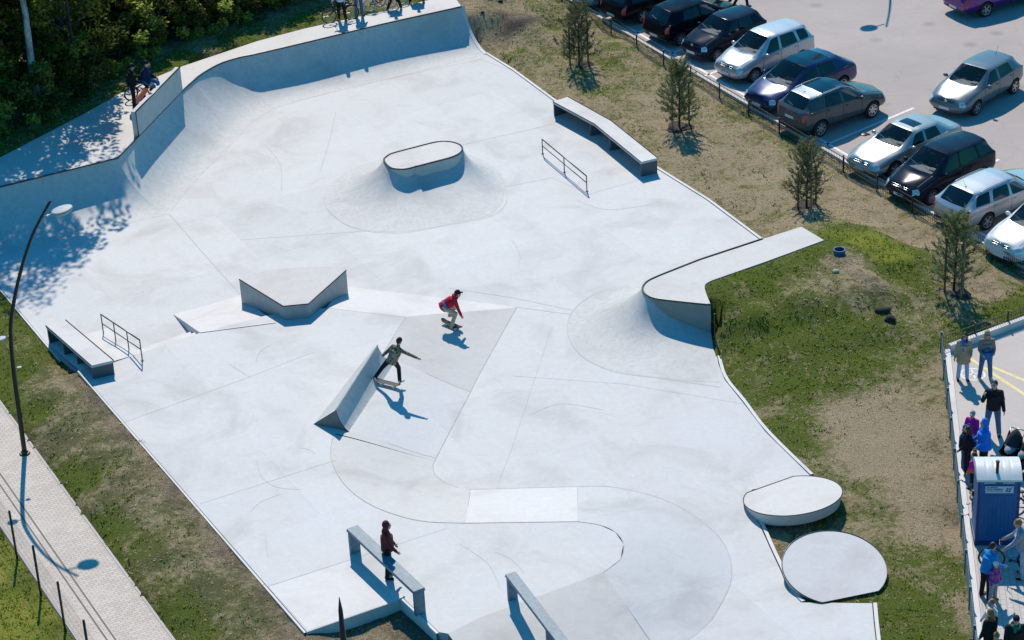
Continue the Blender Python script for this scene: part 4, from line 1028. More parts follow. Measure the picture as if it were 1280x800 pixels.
    for sgn in (1, -1):
        for s in (cowl + .30, bp + .05, cp + .02):
            pts = [onside(s - (.0 if z > .5 else 0), z, sgn) for z in np.linspace(gc + .12, zb(s) + .02, 8)]; pts = [p for p in pts if p]
            if len(pts) > 2: m.tube(pts, .006, 4)
        pts = [onside(s, gc + .13, sgn) for s in np.linspace(cowl + .32, cp, 8)]; pts = [p for p in pts if p]
        if len(pts) > 2: m.tube(pts, .006, 4)
    for sgn in (1, -1):
        pts = [ontop(s, sgn * hw * (.70 + .10 * (s - .3))) for s in np.linspace(.3, cowl, 9)]; pts = [p for p in pts if p]
        if len(pts) > 2: m.tube(pts, .006, 4)
    if m.v: put('door_seam', m.mesh('door_seam', [M_TRIM]))
    m = MB()
    for sgn in (1, -1):                                 # window frames
        a = [onside(s, zb(s) + .03, sgn) for s in np.linspace(cowl + .42, back - .35, 10)]; a = [p for p in a if p]
        if len(a) > 2: m.tube(a, .010, 4)
    put('window_trim', m.mesh('window_trim', [M_CHROME if strips else M_TRIM]))
    for sgn in (1, -1):
        for s in (bp - .12, cp - .10):
            p = onside(s, zb(s) - .10, sgn)
            if p: hm = MB(); hm.ell(p + Vector((0, sgn * .012, 0)), .085, .018, .02, 10, 6); put('door_handle', hm.mesh('door_handle', [paintm], True))
    for sgn in (1, -1):
        p = onside(cowl + .42, zb(cowl) + .02, sgn) or Vector((X_(cowl + .4), sgn * hw, belt0))
        hm = MB(); hm.ell(p + Vector((.02, sgn * .12, .07)), .075, .11, .075, 12, 8); hm.box(p + Vector((0.0, sgn * .03, .03)), .05, .1, .03); put('mirror', hm.mesh('mirror', [paintm], True))
    # front and rear details
    f0 = onfront(0, .36); hm = MB()
    for z, wd_, hh_ in ((.30, 1.1, .11), (nose - .10, .74, .10)) if grille != 'none' else ((.30, .9, .07),):
        pts = [onfront(y, z) for y in np.linspace(-wd_ / 2, wd_ / 2, 9)]
        A = [p + Vector((.006, 0, -hh_ / 2)) for p in pts]; B = [p + Vector((.0 - .01, 0, hh_ / 2)) for p in pts]; hm.strip(A, B)
    put('grille', hm.mesh('grille', [M_TRIM]))
    if grille == 'chrome':
        hm = MB(); pts = [onfront(y, nose - .10) + Vector((.015, 0, 0)) for y in np.linspace(-.4, .4, 9)]; hm.tube(pts, .016, 6); pts = [onfront(y, nose - .04) + Vector((.01, 0, 0)) for y in np.linspace(-.42, .42, 9)]; hm.tube(pts, .012, 6); put('grille_bar', hm.mesh('grille_bar', [M_CHROME], True))
    if grille != 'none':
        hm = MB(); p = onfront(0, nose - .06); hm.ell(p + Vector((.012, 0, 0)), .012, .075, .055, 10, 6); put('emblem', hm.mesh('emblem', [M_CHROME], True))
    for fr, z in ((1, .40), (-1, .44 if tailz < 1.0 else .80)):
        p = onfront(0, z, fr); hm = MB(); hm.box(p + Vector((fr * .012, 0, 0)), .016, .5, .105, 0, 0); hm.box(p + Vector((fr * .0145, -fr * -.228, 0)), .016, .04, .10, 0, 1); put('license_plate', hm.mesh('license_plate', [M_PLATE, M_PLATEB]))
    # rear bumper sill and fog
    pts = [onfront(y, .40, -1) + Vector((-.004, 0, 0)) for y in np.linspace(-hw * .8, hw * .8, 9)]; hm = MB(); hm.strip([p + Vector((0, 0, -.07)) for p in pts], [p + Vector((0, 0, .06)) for p in pts]); put('bumper_strip', hm.mesh('bumper_strip', [M_TRIM]))
    # interior
    hm = MB(); hm.box((X_(cowl + .22), 0, cowlz - .09), .55, W * .80, .10); hm.ell((X_(cowl + .38), 0.36, cowlz - .02), .12, .2, .06, 10, 6); put('dashboard', hm.mesh('dashboard', [M_DASH], False))
    for sx in (bp - .25, cp - .25):
        for sy in (.36, -.36):
            hm = MB(); hm.box((X_(sx), sy, .62), .5, .5, .2); hm.box((X_(sx + .27), sy, .88), .14, .48, .5, 0); hm.ell((X_(sx + .3), sy, 1.22 if H < 1.6 else 1.3), .07, .14, .1, 10, 6); put('seat', hm.mesh('seat', [M_SEAT]))
    hm = MB(); c_ = Vector((X_(cowl + .62), .36, cowlz - .06)); hm.tube([c_ + Vector((math.cos(a) * .06, math.sin(a) * .18, math.cos(a) * .16)) for a in np.linspace(0, 2 * PI, 17)[:-1]], .014, 6, closed=True); put('steering_wheel', hm.mesh('steering_wheel', [M_TRIM], True))
    # wipers
    hm = MB()
    for y0, y1 in ((.5, -.1), (-.02, -.6)):
        a = ontop(cowl + .06, y0 * .9); b_ = ontop(cowl + .22, y1 * .9)
        if a and b_: hm.tube([a + Vector((0, 0, .012)), b_ + Vector((0, 0, .016))], .009, 4)
    if hm.v: put('wiper', hm.mesh('wiper', [M_TRIM]))
    if wiper:
        a = onfront(.0, backz + .05, -1); b_ = onfront(.36, backz + .1, -1); hm = MB(); hm.tube([a + Vector((-.015, 0, 0)), b_ + Vector((-.015, 0, 0))], .010, 4); put('rear_wiper', hm.mesh('rear_wiper', [M_TRIM]))
    if rails:
        for sgn in (1, -1):
            pts = [ontop(s, sgn * rw * 1.0) for s in np.linspace(head + .15, roofe - .15, 8)]; pts = [p + Vector((0, 0, .035 if 0 < i < 7 else .0)) for i, p in enumerate(pts) if p]; hm = MB(); hm.tube(pts, .018, 6); put('roof_rail', hm.mesh('roof_rail', [M_GALV], True))
    if sunroof == 'panel':
        pts = [[ontop(s, y) + Vector((0, 0, .004)) for y in np.linspace(-.38, .38, 6)] for s in np.linspace(head + .22, head + .68, 4)]; hm = MB(); hm.grid(pts); put('sunroof', hm.mesh('sunroof', [M_GLASSD], True))
    if antenna:
        p = ontop(*antenna); hm = MB(); hm.ell(p, .03, .03, .02, 8, 5); hm.tube([p, p + Vector((-.16 if antenna[0] > 2 else -.1, 0, .3 if roofm is None else .1))], .005, 4); put('antenna', hm.mesh('antenna', [M_TRIM]))
    return root

def parked(near, which, az, fo, wb, L, W):
    """centre of a car from the ground contact of one camera-side wheel"""
    d = azd(az); side = Vector((d.y, -d.x, 0)); 
    if side.y > 0: side = -side
    s = fo if which == 'f' else fo + wb
    return G(*near) - side * (W / 2 - .1) - d * (L / 2 - s) 
P_SILVER = paint('silver_paint', (.50, .53, .55), .5, .3); P_NAVY = paint('navy_paint', (.022, .038, .12), .25, .2, coat=.6); P_BLACK = paint('black_car_paint', (.006, .008, .014), .0, .14, coat=.12); P_BLACK2 = paint('blue_black_paint', (.012, .019, .033), .0, .12, coat=.22)
P_GREY = paint('grey_paint', (.075, .09, .10), .15, .25, coat=.5); P_PALE = paint('pale_silver_green_paint', (.36, .41, .40), .5, .3); P_WHITE = paint('white_car_paint', (.70, .72, .73), .0, .3); P_STEEL = paint('steel_blue_grey_paint', (.14, .18, .20), .3, .28, coat=.6); P_PURPLE = paint('violet_paint', (.10, .012, .22), .45, .22); P_LBLUE = paint('light_blue_paint', (.24, .33, .37), .45, .3)
GR = 'cars parked along the mesh fence'
AZN, AZT = 233.0, 53.0        # nose towards the fence / tail towards the fence
HATCH = dict(L=4.25, W=1.8, H=1.5, fo=.92, wb=2.6, wr=.31, nose=.74, hood=.95, cowl=1.12, cowlz=1.02, head=2.0, belt0=.92, belt1=1.04, bp=2.35, cp=3.3, roofe=3.72, back=4.06, backz=1.04, tailz=.98)
MPV = dict(L=4.27, W=1.76, H=1.61, fo=.82, wb=2.56, wr=.31, nose=.76, hood=.97, cowl=.98, cowlz=1.06, head=1.85, belt0=.94, belt1=1.06, bp=2.2, cp=3.15, roofe=3.8, back=4.1, backz=1.1, tailz=1.04, quarter=True)
SUV = dict(L=4.33, W=1.8, H=1.62, gc=.24, fo=.88, wb=2.63, wr=.345, nose=.84, hood=1.04, cowl=1.16, cowlz=1.1, head=2.0, belt0=1.0, belt1=1.14, bp=2.35, cp=3.25, roofe=3.8, back=4.12, backz=1.16, tailz=1.1)
SEDAN = dict(L=4.67, W=1.79, H=1.41, fo=.92, wb=2.71, wr=.325, nose=.70, hood=.90, cowl=1.36, cowlz=.96, head=2.15, belt0=.88, belt1=.95, bp=2.5, cp=3.3, roofe=3.45, back=4.05, backz=.99, tailz=.95)
FAST = dict(L=4.7, W=1.88, H=1.56, gc=.19, fo=.88, wb=2.87, wr=.355, nose=.74, hood=.93, cowl=1.02, cowlz=1.0, head=2.05, belt0=.93, belt1=1.06, bp=2.45, cp=3.4, roofe=3.75, back=4.4, backz=1.1, tailz=1.05)
WAGON = dict(L=4.75, W=1.82, H=1.46, fo=.95, wb=2.75, wr=.33, nose=.70, hood=.90, cowl=1.36, cowlz=.97, head=2.15, belt0=.90, belt1=.97, bp=2.5, cp=3.4, roofe=4.1, back=4.55, backz=1.0, tailz=.93, quarter=True)
SMALL = dict(L=3.65, W=1.66, H=1.5, fo=.72, wb=2.37, wr=.29, nose=.76, hood=.96, cowl=.92, cowlz=1.02, head=1.65, belt0=.92, belt1=1.04, bp=1.95, cp=2.75, roofe=3.2, back=3.5, backz=1.05, tailz=1.0)
def pk(near, which, az, S): return parked(near, which, az, S['fo'], S['wb'], S['L'], S['W'])
car('parked_car', 'silver people carrier with a bright roof parked nose to the fence', 'car', GR, pk((942, 103), 'f', AZN, MPV), AZN, P_SILVER, **MPV, spokes=7, grille='chrome')
car('parked_car', 'dark blue sloping-roof car with smooth nose parked beside the silver people carrier', 'car', GR, pk((985, 142), 'f', AZN, FAST), AZN, P_NAVY, **FAST, spokes=5, grille='none', sunroof='full')
car('parked_car', 'grey crossover with glass roof and roof rails parked tail to the fence', 'car', GR, pk((1024.5, 171), 'r', 55.5, SUV), 55.5, P_GREY, **SUV, roofm=paint('bright_grey_roof', (.42, .45, .47), .5, .3), rails=True, sunroof='full', spokes=7, antenna=(3.55, 0), wiper=True)
car('parked_car', 'pale silver saloon with an open dark sunroof panel parked nose to the fence', 'car', GR, pk((1116, 222), 'f', AZN, SEDAN), AZN, P_PALE, **SEDAN, sunroof='panel', grille='chrome', strips=True)
car('parked_car', 'black people carrier with chrome grille bar parked next to the pale saloon', 'car', GR, pk((1163, 256), 'f', AZN, MPV), AZN, P_BLACK2, **MPV, grille='chrome', spokes=7)
car('parked_car', 'silver estate car with rear wiper parked tail to the fence', 'car', GR, pk((1232, 287), 'r', 54.5, WAGON), 54.5, P_SILVER, **WAGON, wiper=True, rails=True, antenna=(3.9, 0), spokes=5, strips=True)
car('parked_car', 'white car cut by the right edge of the photo, nose to the fence', 'car', GR, pk((1292, 332), 'f', AZN, SUV), AZN, P_WHITE, **SUV, grille='chrome')
car('parked_car', 'small dark hatchback with blue-tinted headlights left of the silver people carrier', 'car', GR, pk((895, 77), 'f', AZN, SMALL), AZN, P_BLACK2, **SMALL, spokes=6)
car('parked_car', 'black hatchback with red tail lamps parked tail to the fence behind the second pine', 'car', GR, pk((850, 57), 'r', 54, HATCH), 54, P_BLACK, **HATCH, spokes=7, antenna=(3.5, 0), wiper=True)
car('parked_car', 'black car at the top edge of the photo parked tail to the fence', 'car', GR, pk((803, 29), 'r', 54, WAGON), 54, P_BLACK, **WAGON)
car('parked_car', 'light blue-grey car cut by the top edge of the photo above the first pine', 'car', GR, pk((757, 12), 'f', AZN, SUV), AZN, P_LBLUE, **SUV)
car('moving_car', 'steel grey hatchback driving alone across the middle of the car park', 'car', None, pk((1219, 144), 'f', 224.5, HATCH), 224.5, P_STEEL, **HATCH, spokes=5, antenna=(3.4, 0))
car('moving_car', 'violet car cut by the top right corner of the photo', 'car', None, pk((1231, 21), 'r', 62, WAGON), 62, P_PURPLE, **WAGON)
# ================================================================== trees and plants
def leaf_mat(name, dark, light, trans=.45):
    m, t, b = _nodes(name); oi = N(t, 'ObjectInfo'); tc = N(t, 'TexCoord'); a = N(t, 'Attribute', attribute_name='tone').outputs['Fac']
    n = noise_n(t, 1.1, 3, .6, tc.outputs['Object'])
    q = N(t, 'Math', operation='MULTIPLY_ADD'); t.links.new(n, q.inputs[0]); q.inputs[1].default_value = .9; q.inputs[2].default_value = -.45
    q2 = N(t, 'Math', operation='ADD'); t.links.new(q.outputs[0], q2.inputs[0]); t.links.new(a, q2.inputs[1])
    c = ramp(t, q2.outputs[0], [(.15, dark), (.6, tuple((x + y) / 2 for x, y in zip(dark, light))), (1, light)])
    hs = N(t, 'HueSaturation'); t.links.new(c, hs.inputs['Color']); t.links.new(maprange(t, oi.outputs['Random'], 0, 1, .47, .52), hs.inputs['Hue']); t.links.new(maprange(t, oi.outputs['Random'], 0, 1, .75, 1.2), hs.inputs['Value'])
    t.links.new(hs.outputs[0], b.inputs['Base Color']); b.inputs['Roughness'].default_value = .55; b.inputs['Specular IOR Level'].default_value = .3
    tr_ = N(t, 'BsdfTranslucent'); t.links.new(hs.outputs[0], tr_.inputs[0]); ms = N(t, 'MixShader'); ms.inputs[0].default_value = trans
    t.links.new(b.outputs[0], ms.inputs[1]); t.links.new(tr_.outputs[0], ms.inputs[2]); t.links.new(ms.outputs[0], t.nodes['Material Output'].inputs[0]); return m
M_LEAF = leaf_mat('woodland_leaves', (.04, .062, .010), (.55, .56, .08), .6); M_LEAF2 = leaf_mat('alder_leaves', (.03, .05, .010), (.42, .46, .07), .6); M_BUSH = leaf_mat('bush_leaves', (.05, .07, .016), (.52, .56, .11), .6)
M_NEEDLE = leaf_mat('pine_needles', (.11, .115, .05), (.40, .40, .19), .4)
def bark(name, a, b_, sc=6):
    m, t, b = _nodes(name); p = N(t, 'TexCoord').outputs['Object']; mp = N(t, 'Mapping'); mp.inputs['Scale'].default_value = (1, 1, .35); t.links.new(p, mp.inputs[0])
    n = noise_n(t, sc, 5, .75, mp.outputs[0], .5); t.links.new(ramp(t, n, [(.4, a), (.6, b_)]), b.inputs['Base Color']); b.inputs['Roughness'].default_value = .9; bump(t, b, n, .5, .02); return m
M_BARK = bark('dark_bark', (.025, .019, .014), (.10, .08, .062)); M_BIRCH = bark('birch_bark', (.10, .095, .09), (.58, .58, .57), 3.2); M_STAKE = bark('stake_wood', (.20, .14, .08), (.42, .31, .19)); M_STAKED = bark('weathered_stake', (.05, .04, .03), (.16, .13, .1))
def leaf_mesh(name, pts, tones, size, mat, flat=.5, seed=0, elong=1.5):
    r = np.random.default_rng(seed); n = len(pts); pts = np.array(pts)
    d = r.normal(size=(n, 3)); d[:, 2] *= flat; d /= np.linalg.norm(d, axis=1)[:, None]; e = np.cross(d, r.normal(size=(n, 3))); e /= np.linalg.norm(e, axis=1)[:, None]
    s = size * r.uniform(.6, 1.35, n)[:, None]
    a = pts - d * s * elong * .5; b_ = pts + e * s * .42 - d * s * .05; c = pts + d * s * elong * .5; f = pts - e * s * .42 - d * s * .05
    v = np.stack([a, b_, c, f], 1).reshape(-1, 3); me = bpy.data.meshes.new(name); me.vertices.add(4 * n); me.vertices.foreach_set('co', v.reshape(-1).astype(np.float32))
    me.loops.add(4 * n); me.loops.foreach_set('vertex_index', np.arange(4 * n, dtype=np.int32)); me.polygons.add(n); me.polygons.foreach_set('loop_start', np.arange(0, 4 * n, 4, dtype=np.int32)); me.update(calc_edges=True)
    at = me.attributes.new('tone', 'FLOAT', 'POINT'); at.data.foreach_set('value', np.repeat(np.array(tones), 4).astype(np.float32)); me.materials.append(mat); me.validate(); return me
def make_crown(seed, H, base, rad, nclump, nleaf, size, mat):
    """returns (trunk mesh, crown mesh): limbs end in leaf clumps"""
    r = random.Random(seed); t = MB(); lean = Vector((r.uniform(-.3, .3), r.uniform(-.3, .3), 0))
    tp = [Vector((0, 0, -.3)), Vector((0, 0, .2))] + [lean * (i / 5) ** 1.3 + Vector((r.uniform(-.08, .08), r.uniform(-.08, .08), H * .92 * i / 5)) for i in range(1, 6)]
    rs = [.018 * H * (1 - .85 * i / 6) + .01 for i in range(7)]; rs[0] *= 1.3; t.tube(tp, rs, 8)
    pts, tn = [], []
    for k in range(nclump):
        f = base + (1 - base) * (k + .5) / nclump; z = H * f; q = f - base; prof = math.sin(PI * min(1, max(.06, q / (1 - base)) ** .75)) ** .7 + .12
        a = k * 2.4 + r.uniform(-.6, .6); rr = rad * prof * r.uniform(.45, 1.05); c = lean * f + Vector((math.cos(a) * rr, math.sin(a) * rr, z + r.uniform(-.3, .3)))
        o_ = lean * f * .8 + Vector((0, 0, max(.5, z - rr * .7))); mid = o_.lerp(c, .5) + Vector((0, 0, .15)); br = .006 * H * (1.1 - f) + .012
        t.tube([o_, mid, c], [br, br * .7, br * .3], 5)
        cr_ = r.uniform(.55, 1.0) * rad * .42; tone0 = r.uniform(.1, .7)
        for i in range(nleaf):
            u = Vector((r.gauss(0, 1), r.gauss(0, 1), r.gauss(0, .75))); u = u.normalized() * cr_ * r.random() ** .45
            pts.append(c + u + Vector((0, 0, -.12 * u.length))); tn.append(min(1, max(0, tone0 + r.uniform(-.25, .3))))
    return t.mesh('trunk', [M_BARK], True), leaf_mesh('crown', pts, tn, size, mat, .6, seed)
TREES = [make_crown(1, 14, .22, 2.9, 46, 105, .20, M_LEAF), make_crown(2, 11.5, .18, 2.5, 40, 105, .18, M_LEAF), make_crown(3, 12.5, .25, 2.2, 36, 105, .17, M_LEAF2), make_crown(4, 8.5, .12, 2.1, 32, 105, .17, M_LEAF2)]
BUSH = [make_crown(11, 3.0, .05, 1.35, 20, 120, .13, M_BUSH), make_crown(12, 2.2, .04, 1.2, 16, 120, .12, M_BUSH), make_crown(13, 4.6, .06, 1.5, 24, 120, .14, M_LEAF)]
def plant(name, label, cat, group, pos, meshes, rz, sc):
    root = empty(name, pos, label, cat, group, rz=rz); root.scale = (sc, sc, sc * random.uniform(.92, 1.1))
    for nm, me in zip(('trunk', 'crown'), meshes):
        c = bpy.data.objects.new(nm, me); COL.objects.link(c); c.parent = root
    return root
# woodland trees: pixel of the foot (on the 1.5 m terrace), kind, scale
WL = 'leafy woodland tree standing in the dense row behind the skatepark deck'
def onpx(px, py, z=1.45):
    p = G(px, py, z); return Vector((p.x, p.y, gz(p.x, p.y) - .05))
wood = [(-40, 118, 0, 1.0), (6, 118, 1, 1.05), (84, 92, 2, 1.05), (100, 108, 3, .8), (-20, 60, 0, 1.1), (116, 64, 3, .9), (30, 20, 1, 1.1),
        (-100, 140, 1, 1.15), (-90, 60, 0, 1.1), (-150, 120, 0, 1.1), (150, -40, 2, .9), (90, -60, 0, 1.0), (230, -110, 3, .9), (300, -130, 1, .9), (0, -70, 1, 1.2), (200, -160, 0, .9), (380, -150, 3, 1.0), (460, -160, 1, .8), (280, -200, 0, 1.0), (120, -150, 0, 1.1), (540, -150, 3, .9)]
for i, (px, py, k, s) in enumerate(wood):
    plant('woodland_tree', WL, 'tree', 'woodland trees behind the deck', onpx(px, py), TREES[k], random.uniform(0, 6.28), s)
BL = 'leafy bush in the undergrowth along the shaded edge of the woodland'
bushes = [(-20, 175, 0, .8), (20, 160, 1, .8), (58, 140, 0, .7), (95, 118, 1, .9), (120, 100, 0, .7), (150, 80, 1, .8), (180, 66, 0, .75), (206, 54, 1, .8), (235, 42, 0, .8), (262, 36, 1, .8), (292, 26, 0, .7), (318, 18, 1, .9), (345, 8, 1, .9), (362, -2, 0, .8), (385, -10, 1, .8), (30, 120, 2, .8), (75, 105, 2, .8), (110, 74, 2, .8), (160, 44, 2, .8), (205, 26, 2, .9), (250, 10, 2, .9), (300, -6, 2, .9), (0, 140, 2, .9), (410, -26, 0, 1), (40, 85, 0, 1.2), (130, 40, 0, 1.2), (-40, 150, 2, 1.0),
          (180, 8, 2, 1.0), (225, -8, 2, 1.1), (270, -22, 2, 1.1), (330, -24, 2, 1.0), (150, 58, 0, 1.0), (190, 46, 0, 1.0), (240, 26, 0, 1.0), (280, 12, 0, 1.0), (320, 4, 0, 1.0), (365, -26, 2, 1.0), (100, 30, 2, 1.1), (345, -8, 0, 1.1), (255, 24, 1, 1.1), (215, 40, 1, 1.0), (170, 26, 0, 1.2)]
for px, py, k, s in bushes:
    plant('woodland_bush', BL, 'bush', 'bushes along the woodland edge', onpx(px, py), BUSH[k], random.uniform(0, 6.28), s)
# the single birch with a white trunk
bp_ = onpx(49, 135); root = empty('birch_tree', bp_, 'birch with a slim white trunk standing at the edge of the dark woodland', 'tree')
m = MB(); pts = [Vector((0, 0, -.2)), Vector((-.04, 0, 2)), Vector((.0, .05, 4)), Vector((-.08, 0, 6.5)), Vector((-.02, 0, 9)), Vector((0, 0, 12.5))]; m.tube(pts, [.16, .135, .12, .10, .07, .02], 10); tr_o = m.build('trunk', [M_BIRCH], root, smooth=True)
r = random.Random(5); pts2, tn = [], []
for k in range(26):
    z = r.uniform(5.5, 12.5); a = r.uniform(0, 6.28); l = r.uniform(.8, 1.9) * (1.2 - (z - 5) / 12); e = Vector((math.cos(a) * l, math.sin(a) * l, z + l * .35)); mb_ = MB(); mb_.tube([Vector((0, 0, z - .2)), e], [.022, .007], 5); mb_.build('branch', [M_BARK], root)
    for i in range(90): u = Vector((r.gauss(0, .35), r.gauss(0, .35), r.gauss(-.15, .4))); pts2.append(e + u); tn.append(r.random())
c = bpy.data.objects.new('crown', leaf_mesh('crown', pts2, tn, .13, M_LEAF, .6, 5)); COL.objects.link(c); c.parent = root

# ---- staked young pines on the dry grass
def pine(label, px, h, stakes, seed, wide=1.0):
    r = random.Random(seed); p = G(*px, 0.03); p.z = gz(p.x, p.y) - .02; root = empty('young_pine', p, label, 'pine tree', 'young staked pines')
    t = MB(); t.tube([Vector((0, 0, -.1)), Vector((.02, 0, h * .5)), Vector((0, .02, h * .98))], [.045, .03, .008], 7)
    pts, dirs, tn = [], [], []
    z = .3; k = 0
    while z < h * .97:
        f = z / h; L0 = wide * (.84 * (1 - f) ** .75 + .14) * (0.75 + .25 * min(1, f * 4)); nbr = r.choice((5, 6, 7)) if f < .85 else 4
        for j in range(nbr):
            a = j * 2 * PI / nbr + k * .5 + r.uniform(-.3, .3); l = L0 * r.uniform(.55, 1.15); up_ = .35 + .5 * f
            o_ = Vector((0, 0, z + r.uniform(-.05, .05))); e = o_ + Vector((math.cos(a) * l, math.sin(a) * l, l * up_)); t.tube([o_, e], [.012, .005], 4)
            for q in range(3):
                tip = o_.lerp(e, .4 + .6 * q / 2) + Vector((r.gauss(0, .04), r.gauss(0, .04), r.gauss(0, .03)))
                ax = (e - o_).normalized() * .7 + Z * .5; tone0 = r.uniform(.2, .8)
                for i in range(22):
                    w_ = tip + ax * r.uniform(-.10, .14); n_ = (ax * .8 + Vector((r.gauss(0, 1), r.gauss(0, 1), r.gauss(0, 1))) * .55).normalized(); pts.append((w_, n_)); tn.append(min(1, max(0, tone0 + r.uniform(-.2, .3))))
        z += r.uniform(.15, .24); k += 1
    t.build('trunk', [M_BARK], root, smooth=True)
    m = MB(); 
    for (w_, n_) in pts:
        s_ = n_.orthogonal().normalized() * .016; m.add([w_ - s_, w_ + s_, w_ + n_ * r.uniform(.11, .20)], [(0, 1, 2)])
    me = m.mesh('crown', [M_NEEDLE]); at = me.attributes.new('tone', 'FLOAT', 'POINT'); at.data.foreach_set('value', np.repeat(np.array(tn), 3).astype(np.float32)); c = bpy.data.objects.new('crown', me); COL.objects.link(c); c.parent = root
    tops = []
    for i, (ox, oy, hs, pale) in enumerate(stakes):
        m = MB(); o_ = V * ox + U * oy; m.tube([o_ - Z * .1, o_ + Z * hs], .035, 8); m.build('stake', [M_STAKE if pale else M_STAKED], root); tops.append(o_ + Z * (hs - .12))
    if len(tops) > 1:
        m = MB(); m.tube(tops, .022, 5); m.build('crossbar', [M_STAKED], root)
    m = MB(); rows = [[Vector((math.cos(a) * q * (1 + .2 * math.sin(a * 3 + seed)), math.sin(a) * q * (1 + .2 * math.sin(a * 3 + seed)), zz)) for a in np.linspace(0, 2 * PI, 17)[:-1]] for q, zz in ((.55, -.02), (.45, .05), (.2, .045), (.01, .04))]; m.grid(rows, 0, True); m.build('soil_ring', [simple('dark_mulch', (.05, .037, .028), .95, var=.4, scale=20)], root)
    return root
pine('young pine tree with pale central stake nearest the top edge of the photo', (724, 82), 2.6, [(-.42, 0, 2.0, 0), (-.05, .3, 2.15, 1), (.42, 0, 1.9, 0)], 1, 1.05)
pine('young pine with stakes just above the long bent ledge', (849, 158), 2.7, [(-.36, .1, 1.95, 1), (.42, .05, 1.9, 0)], 2)
pine('young pine with one tall stake behind the tip of the white L-shaped deck', (1008, 262), 2.45, [(-.36, 0, 1.5, 0), (.02, .25, 2.4, 1), (.40, 0, 1.5, 0)], 3, .95)
pine('young pine with three stakes and a crossbar near the two adults in coats', (1192, 368), 2.85, [(-.42, .05, 2.05, 0), (.05, .4, 1.95, 1), (.40, -.1, 2.05, 1)], 4, 1.0)
# ================================================================== people
def surf_bvh():
    vs, fs = [], []
    for o in list(COL.objects):
        if o.type != 'MESH' or o.name.split('.')[0] not in ('skatepark_floor', 'raised_plateau', 'plateau_banks', 'ramp_block', 'path', 'plaza', 'plaza_paving', 'car_park', 'deck', 'transition', 'ground'): continue
        M = worldmat(o); k = len(vs); vs += [M @ v.co for v in o.data.vertices]; fs += [tuple(i + k for i in p.vertices) for p in o.data.polygons]
    return BVHTree.FromPolygons(vs, fs)
SURF = surf_bvh()
def S(px, py):
    d = (FW * F + XR * (px - 640) - YU * (py - 400)).normalized(); h = SURF.ray_cast(Vector((0, 0, CH)), d); return h[0]
def remeshed(mb, vox, name, mats, smooth=3):
    ob = bpy.data.objects.new('tmp', mb.mesh('tmp', mats)); COL.objects.link(ob)
    m = ob.modifiers.new('r', 'REMESH'); m.mode = 'VOXEL'; m.voxel_size = vox; m.use_smooth_shade = True
    s = ob.modifiers.new('s', 'SMOOTH'); s.factor = .5; s.iterations = smooth
    me = evaluated(ob); bpy.data.objects.remove(ob); me.name = name; me.materials.clear()
    for x in (mats if isinstance(mats, list) else [mats]): me.materials.append(x)
    me.polygons.foreach_set('use_smooth', [True] * len(me.polygons)); return me
def limb(mb, a, b, ra, rb, n=10):
    mb.tube([a, b], [ra, rb], n); mb.ell(a, ra, ra, ra, n, 6); mb.ell(b, rb, rb, rb, n, 6)
def skin_mat(nm, c): return simple(nm, c, .5, var=.08, scale=20)
SK1 = skin_mat('fair_skin', (.55, .33, .24)); SK2 = skin_mat('tanned_skin', (.42, .25, .17))
def cloth(name, c, var=.18, scale=14):
    if name in MATS: return MATS[name]
    m = simple(name, c, .85, var=var, scale=scale, spec=.2); t = m.node_tree; b = t.nodes['Principled BSDF']; tc = N(t, 'TexCoord'); n = noise_n(t, 12, 4, .6, tc.outputs['Object'], 1.0); bump(t, b, n, .6, .03); return m
def pattern_cloth(name, cols, scale):
    if name in MATS: return MATS[name]
    m, t, b = _nodes(name); tc = N(t, 'TexCoord'); n = noise_n(t, scale, 2, .5, tc.outputs['Object'], .4); k = len(cols)
    r_ = N(t, 'ValToRGB'); r_.color_ramp.interpolation = 'CONSTANT'; e = r_.color_ramp.elements
    while len(e) < k: e.new(.5)
    for i, c in enumerate(cols): e[i].position = .36 + .28 * i / k if i else 0; e[i].color = (*c, 1)
    t.links.new(n, r_.inputs[0]); t.links.new(r_.outputs[0], b.inputs['Base Color']); b.inputs['Roughness'].default_value = .85; MATS[name] = m; return m
def grad_cloth(name, top, bot, z0, z1):
    m, t, b = _nodes(name); tc = N(t, 'TexCoord'); sp_ = N(t, 'SeparateXYZ'); t.links.new(tc.outputs['Object'], sp_.inputs[0]); t.links.new(ramp(t, maprange(t, sp_.outputs[2], z0, z1), [(0, bot), (.35, bot), (.65, top), (1, top)]), b.inputs['Base Color']); b.inputs['Roughness'].default_value = .85; return m
